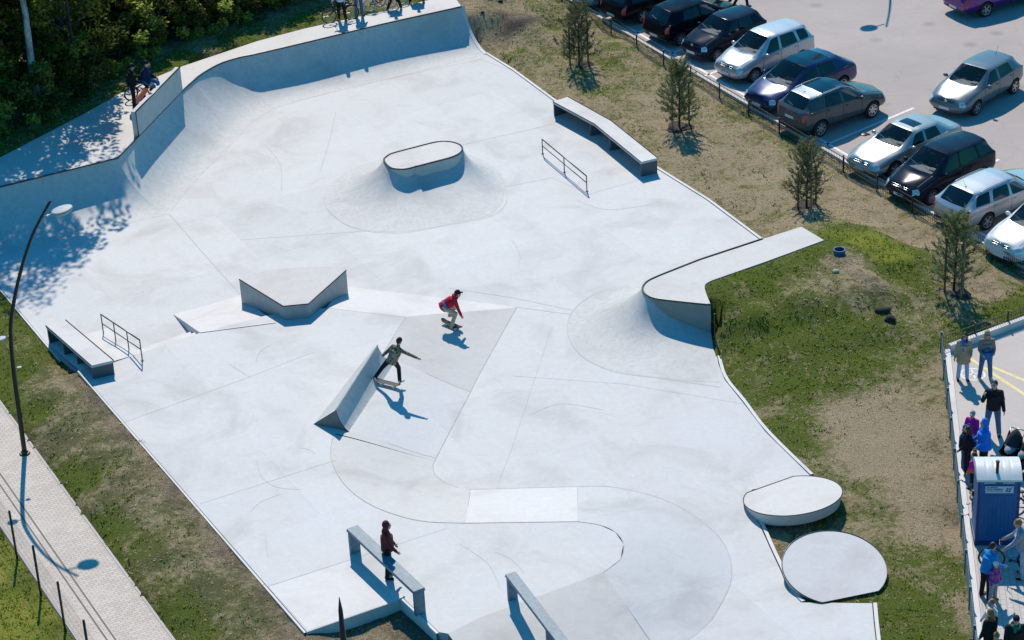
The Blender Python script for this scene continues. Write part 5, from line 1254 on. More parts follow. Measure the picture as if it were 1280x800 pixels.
def person(label, pos, az, h=1.75, jacket=None, trousers=None, shoes=None, skin=SK1, hair=None, hairlen=0, hat=None, hatm=None, hood=None, coat=0.0, lean=0, side=0, twist=0, headyaw=0, headpitch=0,
           thigh=((0, 4), (0, 4)), knee=(3, 3), arms=((5, 8, 12), (5, 8, 12)), bulk=1.0, headscale=1.0, group=None, glasses=False, scarf=None, belt=None, foot_out=8, cat='person', crop=None, backpack=None, visor=False):
    """arms / thigh: (left, right) tuples. arm = (pitch forward, abduction, elbow flex); thigh = (pitch forward, out)"""
    s = h / 1.75; root = empty('person', pos, label, cat, group, rz=-R(az))
    Rl = Matrix.Rotation(-R(lean), 3, 'X') @ Matrix.Rotation(R(side), 3, 'Y') @ Matrix.Rotation(R(twist), 3, 'Z')
    def L_(x, y, z): return Vector((x, y, z)) * s
    hips = {}; J = {}
    lows = []
    for k, sg in ((0, -1), (1, 1)):
        hp_ = Vector((sg * .09, 0, 0)) * s; tp, to = thigh[k]; tl, sl = .43 * s, .42 * s
        td = Vector((sg * math.sin(R(to)), math.sin(R(tp)) * math.cos(R(to)), -math.cos(R(tp)) * math.cos(R(to))))
        kn = hp_ + td * tl; sp2 = tp - knee[k]; to2 = to * .85; sdv_ = Vector((sg * math.sin(R(to2)), math.sin(R(sp2)) * math.cos(R(to2)), -math.cos(R(sp2)) * math.cos(R(to2))))
        an = kn + sdv_ * sl; J[k] = [hp_, kn, an]; lows.append(an.z)
    pz = -min(lows) + .085 * s; P0 = Vector((-(J[0][2].x + J[1][2].x) / 2, -(J[0][2].y + J[1][2].y) / 2, pz))
    for k in J: J[k] = [p + P0 for p in J[k]]
    T = lambda x, y, z: P0 + Rl @ (Vector((x, y, z)) * s)
    neck = T(0, 0, .55); hc = T(0, .015, .55) + (Rl @ Vector((0, 0, .03)) + Matrix.Rotation(-R(headpitch), 3, 'X') @ Vector((0, .02, .115))) * s * (.5 + .5 * headscale)
    Hm = (Matrix.Rotation(-R(headyaw), 3, 'Z') @ Matrix.Rotation(-R(headpitch + lean * .25), 3, 'X') @ Matrix.Rotation(R(side * .3), 3, 'Y')).to_4x4()
    hs = s * headscale * 1.04
    A = {}
    for k, sg in ((0, -1), (1, 1)):
        sh = T(sg * .162 * bulk, 0, .455); ap, ab, fl = arms[k][:3]; fin = arms[k][3] if len(arms[k]) > 3 else 0
        ud = Rl @ Vector((sg * math.sin(R(ab)), math.cos(R(ab)) * math.sin(R(ap)), -math.cos(R(ab)) * math.cos(R(ap))))
        fd = Rl @ Vector((sg * math.sin(R(ab - fin)), math.cos(R(ab - fin)) * math.sin(R(ap + fl)), -math.cos(R(ab - fin)) * math.cos(R(ap + fl))))
        el = sh + ud * .29 * s; wr_ = el + fd * .25 * s; A[k] = (sh, el, wr_, fd.normalized(), sg)
    # ---- one continuous body
    m = MB(); M4 = Rl.to_4x4()
    for z, rx, ry, rz_ in ((.0, .15, .10, .12), (.15, .13, .09, .13), (.33, .155, .10, .18), (.44, .14, .085, .09)): m.ell(T(0, 0, z), rx * s, ry * s, rz_ * s, 12, 8, 0, M4)
    limb(m, T(0, -.005, .48), hc - Rl @ Vector((0, .0, .06)) * s, .058 * s, .05 * s)
    m.ell(hc, .074 * hs, .092 * hs, .112 * hs, 16, 12, 0, Hm)
    HV = lambda x, y, z: hc + Hm.to_3x3() @ (Vector((x, y, z)) * hs)
    m.ell(HV(0, .045, -.065), .048 * hs, .045 * hs, .05 * hs, 10, 8, 0, Hm); m.ell(HV(0, .095, -.012), .014 * hs, .022 * hs, .026 * hs, 8, 6, 0, Hm)
    for sg in (-1, 1): m.ell(HV(sg * .074, 0, -.005), .012 * hs, .022 * hs, .032 * hs, 8, 6, 0, Hm)
    for k in (0, 1):
        hp_, kn, an = J[k]; limb(m, hp_, kn, .075 * s, .05 * s); limb(m, kn, an, .05 * s, .036 * s); limb(m, an, an + Vector((0, .12, -.04)) * s, .035 * s, .03 * s)
        sh, el, w_, fd, sg = A[k]; limb(m, sh, el, .045 * s, .036 * s); limb(m, el, w_, .036 * s, .026 * s)
        # hand: palm, four unequal curled fingers, thumb from the side of the palm
        up_ = (Vector((0, 0, 1)) - fd * fd.z); up_ = up_.normalized() if up_.length > .2 else Vector((0, 1, 0)); pn_ = fd.cross(up_).normalized() * sg; wd_ = fd.cross(pn_).normalized()
        if wd_.y < 0 and abs(wd_.y) > .3: wd_ = -wd_
        pc = w_ + fd * .05 * s; m.ell(pc, .04 * s, .02 * s, .05 * s, 10, 6, 0, Matrix((wd_, pn_, fd)).transposed().to_4x4())
        for q, (o_, ln) in enumerate(((-.03, .06), (-.01, .075), (.01, .08), (.03, .07))):
            b0 = w_ + fd * .085 * s + wd_ * o_ * s; b1 = b0 + (fd * .8 - pn_ * .35) * ln * .55 * s; b2_ = b1 + (fd * .45 - pn_ * .8) * ln * .5 * s
            m.tube([b0 - fd * .02 * s, b1, b2_], [.0095 * s, .0088 * s, .0075 * s], 6)
        t0 = w_ + fd * .035 * s + wd_ * .03 * s; t1 = t0 + (wd_ * .8 + fd * .5) * .035 * s; m.tube([t0, t1, t1 + (fd * .9 + wd_ * .2 - pn_ * .2) * .03 * s], [.012 * s, .011 * s, .008 * s], 6)
    body = remeshed(m, .0135 * max(.8, s), 'body', [skin, simple('eye_dark', (.02, .015, .012), .3), simple('lip', (.38, .15, .13), .5)], 2)
    bm = bmesh.new(); bm.from_mesh(body)
    f = MB()
    for sg in (-1, 1): f.ell(HV(sg * .03, .083, .012), .012 * hs, .008 * hs, .008 * hs, 8, 5, 1, Hm); f.ell(HV(sg * .03, .085, .033), .018 * hs, .006 * hs, .005 * hs, 8, 4, 1, Hm)
    f.ell(HV(0, .088, -.055), .022 * hs, .007 * hs, .007 * hs, 8, 4, 2, Hm)
    tm = f.mesh('face', [skin] * 3, True); bm.from_mesh(tm); bm.to_mesh(body); bm.free()
    o = bpy.data.objects.new('body', body); COL.objects.link(o); o.parent = root
    def child(nm, me): c = bpy.data.objects.new(nm, me); COL.objects.link(c); c.parent = root; return c
    if trousers:
        m = MB(); m.ell(T(0, -.005, .03), .172 * s * bulk, .135 * s * bulk, .14 * s, 12, 8, 0, M4)
        for k in (0, 1):
            hp_, kn, an = J[k]; limb(m, hp_ + Vector((0, -.01, .02)) * s, kn, .102 * s * bulk, .072 * s * bulk); limb(m, kn, an + (an - kn).normalized() * .03 * s, .072 * s * bulk, .062 * s * bulk)
        child('trousers', remeshed(m, .019, 'trousers', [trousers]))
    if shoes:
        for k in (0, 1):
            an = J[k][2]; sg = -1 if k == 0 else 1; fo_ = Matrix.Rotation(-R(foot_out * sg), 3, 'Z'); m = MB()
            q0 = an + Vector((0, -.03, -.045)) * s; q1 = an + fo_ @ Vector((0, .15, 0)) * s + Vector((0, 0, -.055)) * s; limb(m, q0, q1, .042 * s, .036 * s); m.ell(an + Vector((0, -.02, -.01)) * s, .045 * s, .055 * s, .05 * s, 10, 6)
            child('shoe', remeshed(m, .014, 'shoe', [shoes], 1))
    if jacket:
        m = MB()
        for z, rx, ry, rz_ in ((-.02, .19, .15, .10), (.12, .178, .138, .17), (.30, .19, .135, .19), (.44, .165, .11, .10)): m.ell(T(0, -.005, z), rx * s * bulk, ry * s * bulk, rz_ * s, 14, 10, 0, M4)
        m.tube([T(0, 0, -.07), T(0, 0, .38)], [.178 * s * bulk, .17 * s * bulk], 14)
        limb(m, T(0, -.005, .47), T(0, .0, .54), .085 * s, .07 * s)
        if coat: m.tube([T(0, 0, .05), P0 + Vector((0, 0, -coat * s))], [.185 * s * bulk, .225 * s * bulk], 16)
        for k in (0, 1):
            sh, el, w_, fd, sg = A[k]; limb(m, T(sg * .05, 0, .45), sh, .085 * s, .068 * s * bulk); limb(m, sh, el, .068 * s * bulk, .056 * s * bulk); limb(m, el, w_ - fd * .01 * s, .056 * s * bulk, .046 * s * bulk)
        if hood == 'down': m.ell(T(0, -.10, .50), .12 * s, .08 * s, .07 * s, 10, 8, 0, M4)
        child('jacket', remeshed(m, .018, 'jacket', [jacket], 2))
    if hood == 'up':
        m = MB(); m.ell(HV(0, -.028, .022), .100 * hs, .104 * hs, .128 * hs, 14, 10, 0, Hm); limb(m, HV(0, -.035, -.08), T(0, -.03, .5), .085 * s, .10 * s); child('hood', remeshed(m, .014, 'hood', [hatm or jacket], 2))
    if hair:
        m = MB(); m.ell(HV(0, -.022, .026), .084 * hs, .096 * hs, .108 * hs, 14, 10, 0, Hm)
        if hairlen: limb(m, HV(0, -.06, .0), HV(0, -.085, -.10 - hairlen), .072 * hs, .045 * hs)
        if hairlen > .1:
            for sg in (-1, 1): limb(m, HV(sg * .06, -.02, .03), HV(sg * .085, -.0, -.10 - hairlen * .6), .035 * hs, .03 * hs)
        child('hair', remeshed(m, .012, 'hair', [hair], 1))
    if hat:
        m = MB(); m.ell(HV(0, -.008, .045), .086 * hs, .102 * hs, .092 * hs, 14, 10, 0, Hm)
        if hat == 'helmet': m.ell(HV(0, -.01, .055), .10 * hs, .118 * hs, .098 * hs, 14, 10, 0, Hm)
        if hat == 'pompom': m.ell(HV(0, -.02, .145), .035 * hs, .035 * hs, .035 * hs, 10, 8)
        if hat == 'cap' or visor: m.ell(HV(0, .11, .045), .06 * hs, .07 * hs, .012 * hs, 10, 6, 0, Hm)
        child('hat', remeshed(m, .011, 'hat', [hatm], 1))
    if glasses:
        m = MB()
        for sg in (-1, 1): m.ell(HV(sg * .034, .092, .012), .028 * hs, .012 * hs, .022 * hs, 8, 6, 0, Hm)
        m.tube([HV(-.08, .02, .018), HV(-.05, .09, .016), HV(.05, .09, .016), HV(.08, .02, .018)], .006 * hs, 5); child('sunglasses', m.mesh('sunglasses', [M_BLACK], True))
    if scarf:
        m = MB(); rows = [[T(math.cos(a) * .10, math.sin(a) * .10 + .01, .50 + .03 * math.sin(a * 2)) for a in np.linspace(0, 2 * PI, 15)[:-1]]]; m.tube(rows[0], .045 * s, 8, closed=True); limb(m, T(.03, .11, .48), T(.04, .145, .22), .045 * s, .05 * s); child('scarf', remeshed(m, .018, 'scarf', [scarf]))
    if belt:
        m = MB(); m.tube([T(math.cos(a) * .205, math.sin(a) * .16 - .005, .10) for a in np.linspace(0, 2 * PI, 17)[:-1]], .03 * s, 8, closed=True); child('hem_band', m.mesh('hem_band', [belt], True))
    if backpack:
        m = MB(); m.ell(T(0, -.2, .28), .15 * s, .10 * s, .2 * s, 12, 10, 0, M4); child('backpack', remeshed(m, .02, 'backpack', [backpack]))
    return root, A, J, T
JE_BLUE = cloth('blue_denim', (.05, .15, .29)); JE_LIGHT = cloth('light_denim', (.32, .5, .72)); JE_DARK = cloth('dark_denim', (.012, .02, .04)); CL_BLACK = cloth('black_cloth', (.016, .016, .02)); CL_BLACK2 = cloth('charcoal_cloth', (.022, .021, .024)); CL_NAVY = cloth('navy_cloth', (.010, .02, .06))
CL_RED = cloth('red_fleece', (.55, .02, .045)); CL_BEIGE = cloth('beige_twill', (.55, .41, .26)); CL_TAN = cloth('tan_wool', (.46, .32, .21)); CL_TAUPE = cloth('taupe_jacket', (.28, .21, .185)); CL_BLUE = cloth('bright_blue_shell', (.012, .19, .75)); CL_BLUE2 = cloth('sky_blue_shell', (.015, .22, .60)); CL_MAROON = cloth('maroon_fleece', (.13, .03, .035)); CL_MAG = cloth('magenta_shell', (.42, .02, .28)); CL_WHITE = cloth('white_shell', (.66, .69, .74)); CL_GREY = cloth('grey_fleece', (.28, .31, .36)); CL_TEAL = cloth('teal_knit', (.02, .16, .17)); CL_GREEN = cloth('dark_green_shell', (.02, .06, .05)); CL_BROWNK = cloth('brown_knit', (.16, .08, .05)); CL_PALEJ = cloth('pale_denim', (.36, .45, .56)); CL_SCARF = cloth('blue_scarf', (.05, .16, .55))
CAMO = pattern_cloth('camouflage', [(.07, .055, .035), (.20, .165, .10), (.38, .31, .21), (.12, .105, .06)], 9); KIDPAT = pattern_cloth('speckled_snowsuit', [(.02, .03, .25), (.30, .02, .30), (.03, .10, .45), (.55, .05, .12)], 16); GRADJ = grad_cloth('magenta_orange_shell', (.72, .01, .30), (.85, .16, .02), .45, .95)
HA_BROWN = simple('brown_hair', (.05, .028, .016), .6); HA_DARK = simple('dark_hair', (.015, .011, .009), .6); HA_BLOND = simple('blond_hair', (.42, .27, .12), .6); HA_RED = simple('ginger_hair', (.30, .13, .05), .6)
SH_W = cloth('white_shoe', (.6, .6, .62)); SH_D = cloth('dark_shoe', (.015, .015, .017)); SH_B = cloth('brown_shoe', (.09, .04, .03)); SH_BL = cloth('pale_blue_shoe', (.35, .5, .65))

M_GRIP = simple('grip_tape', (.03, .03, .033), .95); M_DECK = simple('maple_deck', (.35, .22, .12), .5); M_WHEELS = simple('skate_wheel', (.7, .68, .6), .5)
def skateboard(label, pos, az, nrm=Vector((0, 0, 1)), deckm=None, grip=None, stand=False):
    root = empty('skateboard', pos, label, 'skateboard'); f = azd(az)
    n = nrm.normalized(); f = (f - n * f.dot(n)).normalized(); r_ = f.cross(n)
    root.matrix_basis = Matrix.Translation(pos) @ Matrix((r_, f, n)).transposed().to_4x4()
    m = MB(); rows_t = []; 
    for i in range(15):
        y = -.40 + .80 * i / 14; k = max(0, abs(y) - .27); z = .105 + k * .42; w_ = .102 * (1 - max(0, (abs(y) - .30) / .10) ** 2.2 * .75) if abs(y) > .30 else .102
        rows_t.append([Vector((x * w_, y, z + abs(x) ** 2 * .006)) for x in (-1, -.5, 0, .5, 1)])
    m.grid(rows_t); o_ = [[p - Z * .012 for p in r2_] for r2_ in rows_t]; m.grid(o_, 1); m.strip([r2_[0] for r2_ in rows_t], [r2_[0] for r2_ in o_], 1); m.strip([r2_[-1] for r2_ in rows_t], [r2_[-1] for r2_ in o_], 1)
    m.build('deck', [grip or M_GRIP, deckm or M_DECK], root)
    for y in (-.2, .2):
        t = MB(); t.box((0, y, .075), .06, .07, .04); t.tube([Vector((-.09, y, .05)), Vector((.09, y, .05))], .012, 6); t.build('truck', [M_GALV], root)
        for sg in (-1, 1): t = MB(); t.tube([Vector((sg * .075, y, .032)), Vector((sg * .108, y, .032))], .032, 12); t.build('wheel', [M_WHEELS], root)
    return root
def bank_n(p):
    h = SURF.ray_cast(p + Z * 2, Vector((0, 0, -1))); n = h[1]; return n if n.z > 0 else -n
# skater in camouflage jacket
b1 = S(485, 482); az1 = 95.0; f1 = azd(az1); tilt = (Z * .8 + bank_n(b1) * .6).normalized()
skateboard('skateboard under the skater in the camouflage jacket', b1, 108, bank_n(b1), grip=simple('worn_grip', (.12, .12, .125), .9))
p_, A_, J_, T_ = person('skater in camouflage jacket and dark beanie balancing with one arm stretched out', b1 + Z * .105, 18, 1.72, CAMO, CL_BLACK, SH_W, hair=HA_DARK, hat='beanie', hatm=CL_BLACK, side=22, lean=18, thigh=((16, 40), (34, 5)), knee=(28, 46), arms=((-8, 20, 48), (14, 94, 4)), headyaw=20, foot_out=40, headpitch=12)
# skater in red
b2 = S(564, 408.5); skateboard('skateboard under the crouching skater in red', b2, 122, bank_n(b2), deckm=simple('dark_deck', (.08, .05, .04), .5))
person('crouching skater in red hooded top, beige trousers and black cap', b2 + Z * .105, 82, 1.74, CL_RED, CL_BEIGE, SH_B, hair=HA_DARK, hat='cap', hatm=CL_BLACK, hood='down', lean=58, thigh=((78, 12), (62, 16)), knee=(104, 86), arms=((30, 14, 55), (72, 8, 6)), headpitch=-10, belt=cloth('blue_hem', (.03, .22, .55)), foot_out=15, bulk=1.05)
# bystander behind the rail
person('person in maroon hooded top standing behind the long grind rail', S(486, 721), 88, 1.78, CL_MAROON, CL_BLACK, SH_D, hair=HA_BROWN, hood='up', hatm=CL_MAROON, arms=((10, 6, 22), (14, 6, 28)), thigh=((2, 3), (-3, 3)), bulk=1.0)
# right hand group
PG = None
person('woman in long tan coat and blue scarf standing by the painted ring', S(1203, 474), 182, 1.66, CL_TAN, JE_LIGHT, SH_D, hair=HA_DARK, hairlen=.12, coat=.26, scarf=CL_SCARF, glasses=True, headyaw=28, arms=((14, 10, 58, 20), (0, 12, 12)), bulk=1.06)
person('person in taupe jacket with long blond hair holding a blue bag', S(1231, 473), 182, 1.70, CL_TAUPE, JE_BLUE, SH_W, hair=HA_BLOND, hairlen=.16, glasses=True, arms=((12, 10, 62, 25), (12, 10, 62, 25)), bulk=1.12, thigh=((0, 6), (0, 6)))
person('tall man in black jacket and jeans raising a hand to his mouth', S(1240, 543), 195, 1.86, CL_BLACK2, JE_BLUE, SH_D, hair=HA_BROWN, arms=((8, 12, 30), (30, 22, 125, 30)), bulk=1.14, thigh=((0, 7), (0, 7)), headyaw=15)
person('person in bright blue hooded jacket standing just left of the man in black', S(1229, 590), 262, 1.78, CL_BLUE, CL_BLACK, SH_D, hood='up', hatm=CL_BLUE, arms=((14, 6, 40, 10), (14, 6, 45, 10)), coat=.12, bulk=1.08)
person('child in purple and magenta jacket with a grey-blue cap behind the blue jacket', S(1214, 566), 215, 1.42, CL_MAG, CL_BLACK, SH_D, hat='cap', hatm=CL_GREY, hair=HA_BROWN, arms=((15, 10, 50, 15), (15, 10, 60, 15)), headscale=1.12, bulk=1.15)
person('child in navy jacket and blue beanie right beside the blue-green fence', S(1203, 586), 100, 1.46, CL_NAVY, JE_BLUE, SH_BL, hat='beanie', hatm=cloth('blue_beanie', (.03, .09, .22)), arms=((20, 8, 50, 10), (20, 8, 50, 10)), headscale=1.1, bulk=1.1)
person('girl in black with a long brown ponytail standing by the blue-green fence', S(1209, 590), 300, 1.52, CL_BLACK, CL_BLACK, SH_BL, hair=HA_BROWN, hairlen=.18, arms=((10, 8, 30), (10, 8, 30)), headscale=1.08)
person('small child in magenta to orange jacket behind the toilet cabin', S(1217, 611), 320, 1.18, GRADJ, CL_BLACK, SH_D, hair=HA_BROWN, hairlen=.06, headscale=1.25, bulk=1.25, arms=((5, 10, 15), (5, 10, 15)), scarf=CL_TEAL)
person('adult in sky blue jacket and dark trousers leaning over a child below the cabin', S(1231, 747), 60, 1.70, CL_BLUE2, CL_BLACK, SH_D, hair=HA_DARK, lean=12, arms=((25, 8, 40), (30, 6, 45)), headpitch=12, bulk=1.08)
person('child in speckled purple and blue snowsuit held by the adult in sky blue', S(1240.5, 750), 140, 1.22, KIDPAT, CL_GREY, SH_D, hair=HA_BROWN, hat='beanie', hatm=CL_WHITE, headscale=1.22, bulk=1.25, scarf=cloth('pink_scarf', (.55, .08, .16)))
person('blond child in white jacket at the lower right', S(1238, 806), 250, 1.42, CL_WHITE, CL_PALEJ, SH_D, hair=HA_RED, arms=((10, 24, 20), (5, 12, 20)), headscale=1.12, bulk=1.15)
person('brown-haired woman in dark jacket with brown scarf at the lower right', S(1236, 828), 330, 1.64, CL_BLACK, CL_BLACK, SH_D, hair=HA_RED, hairlen=.10, scarf=CL_BROWNK, bulk=1.08)
person('child in teal and olive knitted hat at the bottom edge', S(1244, 846), 330, 1.32, CL_GREEN, CL_BLACK, SH_D, hat='pompom', hatm=cloth('olive_knit', (.16, .15, .08)), scarf=CL_TEAL, headscale=1.15, bulk=1.1)
person('adult in black hooded coat facing the camera at the bottom right', S(1266, 838), 182, 1.72, CL_BLACK, CL_BLACK, SH_D, hat='beanie', hatm=cloth('aubergine_knit', (.02, .012, .03)), hood='down', scarf=cloth('green_lining', (.02, .16, .12)), bulk=1.2)
person('person in green cut by the right edge at the bottom right', S(1287, 830), 250, 1.72, CL_GREEN, CL_BLACK, SH_D, hat='beanie', hatm=cloth('mint_knit', (.30, .52, .45)), bulk=1.1)
pb, Ab, _, _ = person('man in grey hooded top and pale jeans pushing a bicycle at the right edge', S(1279, 721), 285, 1.84, CL_GREY, CL_PALEJ, SH_D, hair=HA_RED, hood='down', lean=14, arms=((45, 8, 20), (48, 6, 18)), headpitch=10, bulk=1.12)
# deck at the far end and left
person('man in black holding an orange skateboard beside the extension wall', S(168, 133), 80, 1.76, CL_BLACK, CL_BLACK, SH_D, hair=HA_DARK, hat='cap', hatm=CL_BLACK2, headpitch=20, arms=((25, 8, 55, 5), (22, 8, 45, 5)), bulk=1.08)
def wall_top(px, py): return G(px, py, 2.45)
person('man in navy jacket, jeans and cap sitting on top of the extension wall', wall_top(196, 107) - nn * .02 + Z * -.46, 110, 1.76, CL_NAVY, JE_BLUE, SH_D, hair=HA_DARK, hat='cap', hatm=CL_BLACK, thigh=((78, 8), (72, 8)), knee=(75, 70), arms=((18, 12, 45, 10), (15, 12, 40, 10)), lean=8, bulk=1.08)
person('crouching person with patterned helmet between the two men by the extension wall', S(187, 124) if False else G(184, 118, HQ), 120, 1.70, CL_BLACK2, CL_BLACK, SH_D, hat='helmet', hatm=pattern_cloth('patterned_helmet', [(.02, .02, .02), (.3, .25, .15), (.05, .06, .04), (.4, .4, .38)], 30), lean=35, thigh=((70, 10), (60, 10)), knee=(100, 95), arms=((40, 10, 30), (45, 10, 30)))
person('cyclist in white top and black trousers standing over a bicycle on the back deck', G(428, 25, HQ), 190, 1.74, CL_WHITE, CL_BLACK, SH_D, hair=HA_DARK, lean=8, arms=((35, 10, 30), (35, 10, 30)))
person('person in blue jeans and dark jacket beside the bicycles on the back deck', G(449, 20, HQ), 150, 1.76, CL_NAVY, JE_BLUE, SH_B, hair=HA_BROWN, arms=((5, 8, 12), (5, 8, 12)))
person('person in black sitting on the edge of the back deck', G(493, 12, HQ), 170, 1.70, CL_BLACK, CL_BLACK, SH_W, hair=HA_DARK, thigh=((80, 14), (80, 14)), knee=(110, 110), arms=((45, 8, 30), (45, 8, 30)), lean=15)
person('person squatting at the top edge near the right end of the back deck', G(521, 3, HQ), 175, 1.74, CL_BLACK2, CL_BLACK, SH_D, hair=HA_BROWN, thigh=((88, 14), (88, 14)), knee=(125, 125), arms=((50, 8, 30), (50, 8, 30)), lean=25)
person('pedestrian in jeans walking on the asphalt behind the parked cars', S(926, 8), 120, 1.76, CL_NAVY, JE_DARK, SH_D, hair=HA_BROWN, thigh=((16, 3), (-14, 3)), knee=(6, 14))
person('pedestrian in dark clothes at the top edge between the black hatchbacks', S(905, 3), 260, 1.72, CL_BLACK, CL_BLACK, SH_D, hair=HA_DARK, thigh=((-14, 3), (16, 3)), knee=(14, 6))
mb_ = MB(); c = S(1231, 473) - Vector((0, .24, -.93)); mb_.box(c, .30, .12, .24); mb_.tube([c + Vector((-.11, 0, .12)), c + Vector((-.06, 0, .24)), c + Vector((.06, 0, .24)), c + Vector((.11, 0, .12))], .012, 6)
o = mb_.build('shoulder_bag', [cloth('blue_bag', (.02, .16, .42))]); bevel(o, .03); tag(o, 'blue bag held in front of the person in the taupe jacket', 'bag')
skateboard('orange skateboard held upright by the man in black', G(174, 128, HQ) + Z * .32 + U * .1, 150, Vector((.75, -.6, .15)), deckm=simple('orange_deck', (.75, .16, .10), .5), grip=simple('orange_graphic', (.7, .2, .14), .6))
# ================================================================== bicycles, stroller, cabin, lamps
def bicycle(label, pos, az, fr_m, wr=.33, tyre=None, rim=None, bmx=False, roll=0, steer=0):
    """+Y forward; origin on the ground under the bottom bracket"""
    tyre = tyre or M_RUB; rim = rim or M_GALV
    root = empty('bicycle', pos, label, 'bicycle'); root.rotation_euler = (0, R(roll), -R(az))
    hb = .50 if not bmx else .46; wb_ = 1.04 if not bmx else .95; ya, yf = -wb_ * .40, wb_ * .60
    def whl(y):
        m = MB(); m.tube([Vector((0, y + math.cos(a) * wr, wr + math.sin(a) * wr)) for a in np.linspace(0, 2 * PI, 33)[:-1]], .024 if not bmx else .029, 8, closed=True); o = m.build('wheel', [tyre], root, smooth=True)
        m = MB(); m.tube([Vector((0, y + math.cos(a) * wr * .91, wr + math.sin(a) * wr * .91)) for a in np.linspace(0, 2 * PI, 29)[:-1]], .013, 6, closed=True); m.tube([Vector((-.04, y, wr)), Vector((.04, y, wr))], .022, 8)
        for k in range(14): a = 2 * PI * k / 14; m.tube([Vector((.02 * (-1) ** k, y, wr)), Vector((0, y + math.cos(a) * wr * .9, wr + math.sin(a) * wr * .9))], .0035, 3, cap=False)
        m.build('rim', [rim], o)
    whl(ya); whl(yf)
    bb = Vector((0, 0, .29 if not bmx else .28)); st = Vector((0, -.18, .74 if not bmx else .52)); hd = Vector((0, yf - .22, .78 if not bmx else .60)); hl = hd + Vector((0, .05, -.14)); ra = Vector((0, ya, wr)); fa_ = Vector((0, yf, wr))
    m = MB(); t_ = .019
    for a, b in ((bb, st), (st + Vector((0, .01, -.06)), hd), (bb, hl), (hd + Vector((0, -.01, .05)), hl)): m.tube([a, b], t_, 8)
    for sx in (-.045, .045): m.tube([bb, ra + Vector((sx, 0, 0))], .011, 6); m.tube([st + Vector((0, 0, -.04)), ra + Vector((sx, 0, 0))], .010, 6)
    m.build('frame', [fr_m], root, smooth=True)
    m = MB()
    for sx in (-.05, .05): m.tube([hl, hl + Vector((sx, .02, -.05)), fa_ + Vector((sx, 0, 0))], .013, 6)
    m.build('fork', [fr_m], root, smooth=True)
    m = MB(); top = hd + Vector((0, -.02, .12 if not bmx else .10)); m.tube([hd, top], .014, 6)
    if bmx: m.tube([top + Vector((-.34, -.05, .20)), top + Vector((-.22, 0, .18)), top + Vector((-.08, .02, 0)), top + Vector((.08, .02, 0)), top + Vector((.22, 0, .18)), top + Vector((.34, -.05, .20))], .012, 6)
    else: m.tube([top + Vector((-.30, -.06, .03)), top + Vector((-.1, .05, .02)), top + Vector((.1, .05, .02)), top + Vector((.30, -.06, .03))], .012, 6)
    m.build('handlebar', [M_STEEL], root, smooth=True)
    m = MB(); m.tube([st, st + Vector((0, -.03, .10))], .013, 6); m.ell(st + Vector((0, -.05, .12)), .07, .13, .03, 10, 6); m.ell(st + Vector((0, .07, .12)), .03, .08, .022, 8, 6); m.build('saddle', [M_TRIM], root, smooth=True)
    m = MB(); m.tube([bb + Vector((.05, math.cos(a) * .09, math.sin(a) * .09)) for a in np.linspace(0, 2 * PI, 17)[:-1]], .008, 5, closed=True)
    for sg in (-1, 1): q = bb + Vector((sg * .08, sg * .13, sg * -.10)); m.tube([bb + Vector((sg * .06, 0, 0)), q], .011, 5); m.box(q + Vector((sg * .05, 0, 0)), .09, .08, .022)
    m.build('crank', [M_STEEL], root)
    return root
FR_BLK = simple('black_frame', (.015, .015, .017), .35); FR_BL = simple('blue_frame', (.03, .20, .38), .35); FR_TEAL = simple('turquoise_tyre', (.02, .42, .42), .6); FR_W = simple('white_tyre', (.62, .62, .62), .6); FR_GRN = simple('dark_green_frame', (.03, .07, .05), .35)
bicycle('black bmx bicycle held by the cyclist in the white top on the back deck', G(429, 26, HQ), 252, FR_BLK, .30, bmx=True, roll=4)
bicycle('bmx bicycle with white tyres behind the black one on the back deck', G(474, 12, HQ), 70, FR_BLK, .27, tyre=FR_W, bmx=True, roll=-6)
bicycle('bmx bicycle with turquoise tyres at the edge of the back deck', G(486, 7, HQ), 80, FR_BLK, .27, tyre=FR_TEAL, bmx=True, roll=-8)
bicycle('dark bmx bicycle beside the man in black near the extension wall', G(176, 122, HQ), 60, FR_BLK, .27, bmx=True, roll=5)
bicycle('blue-framed bicycle pushed by the man in the grey hooded top', S(1268, 712), 283, FR_BL, .345, roll=-6)
bicycle('bicycle half hidden behind the toilet cabin at the right edge', S(1285, 646), 100, FR_BLK, .345, roll=4)
bicycle('small dark bicycle leaning between the cabin and the blue-green fence', S(1217, 640), 8, FR_GRN, .25, bmx=True, roll=-8)
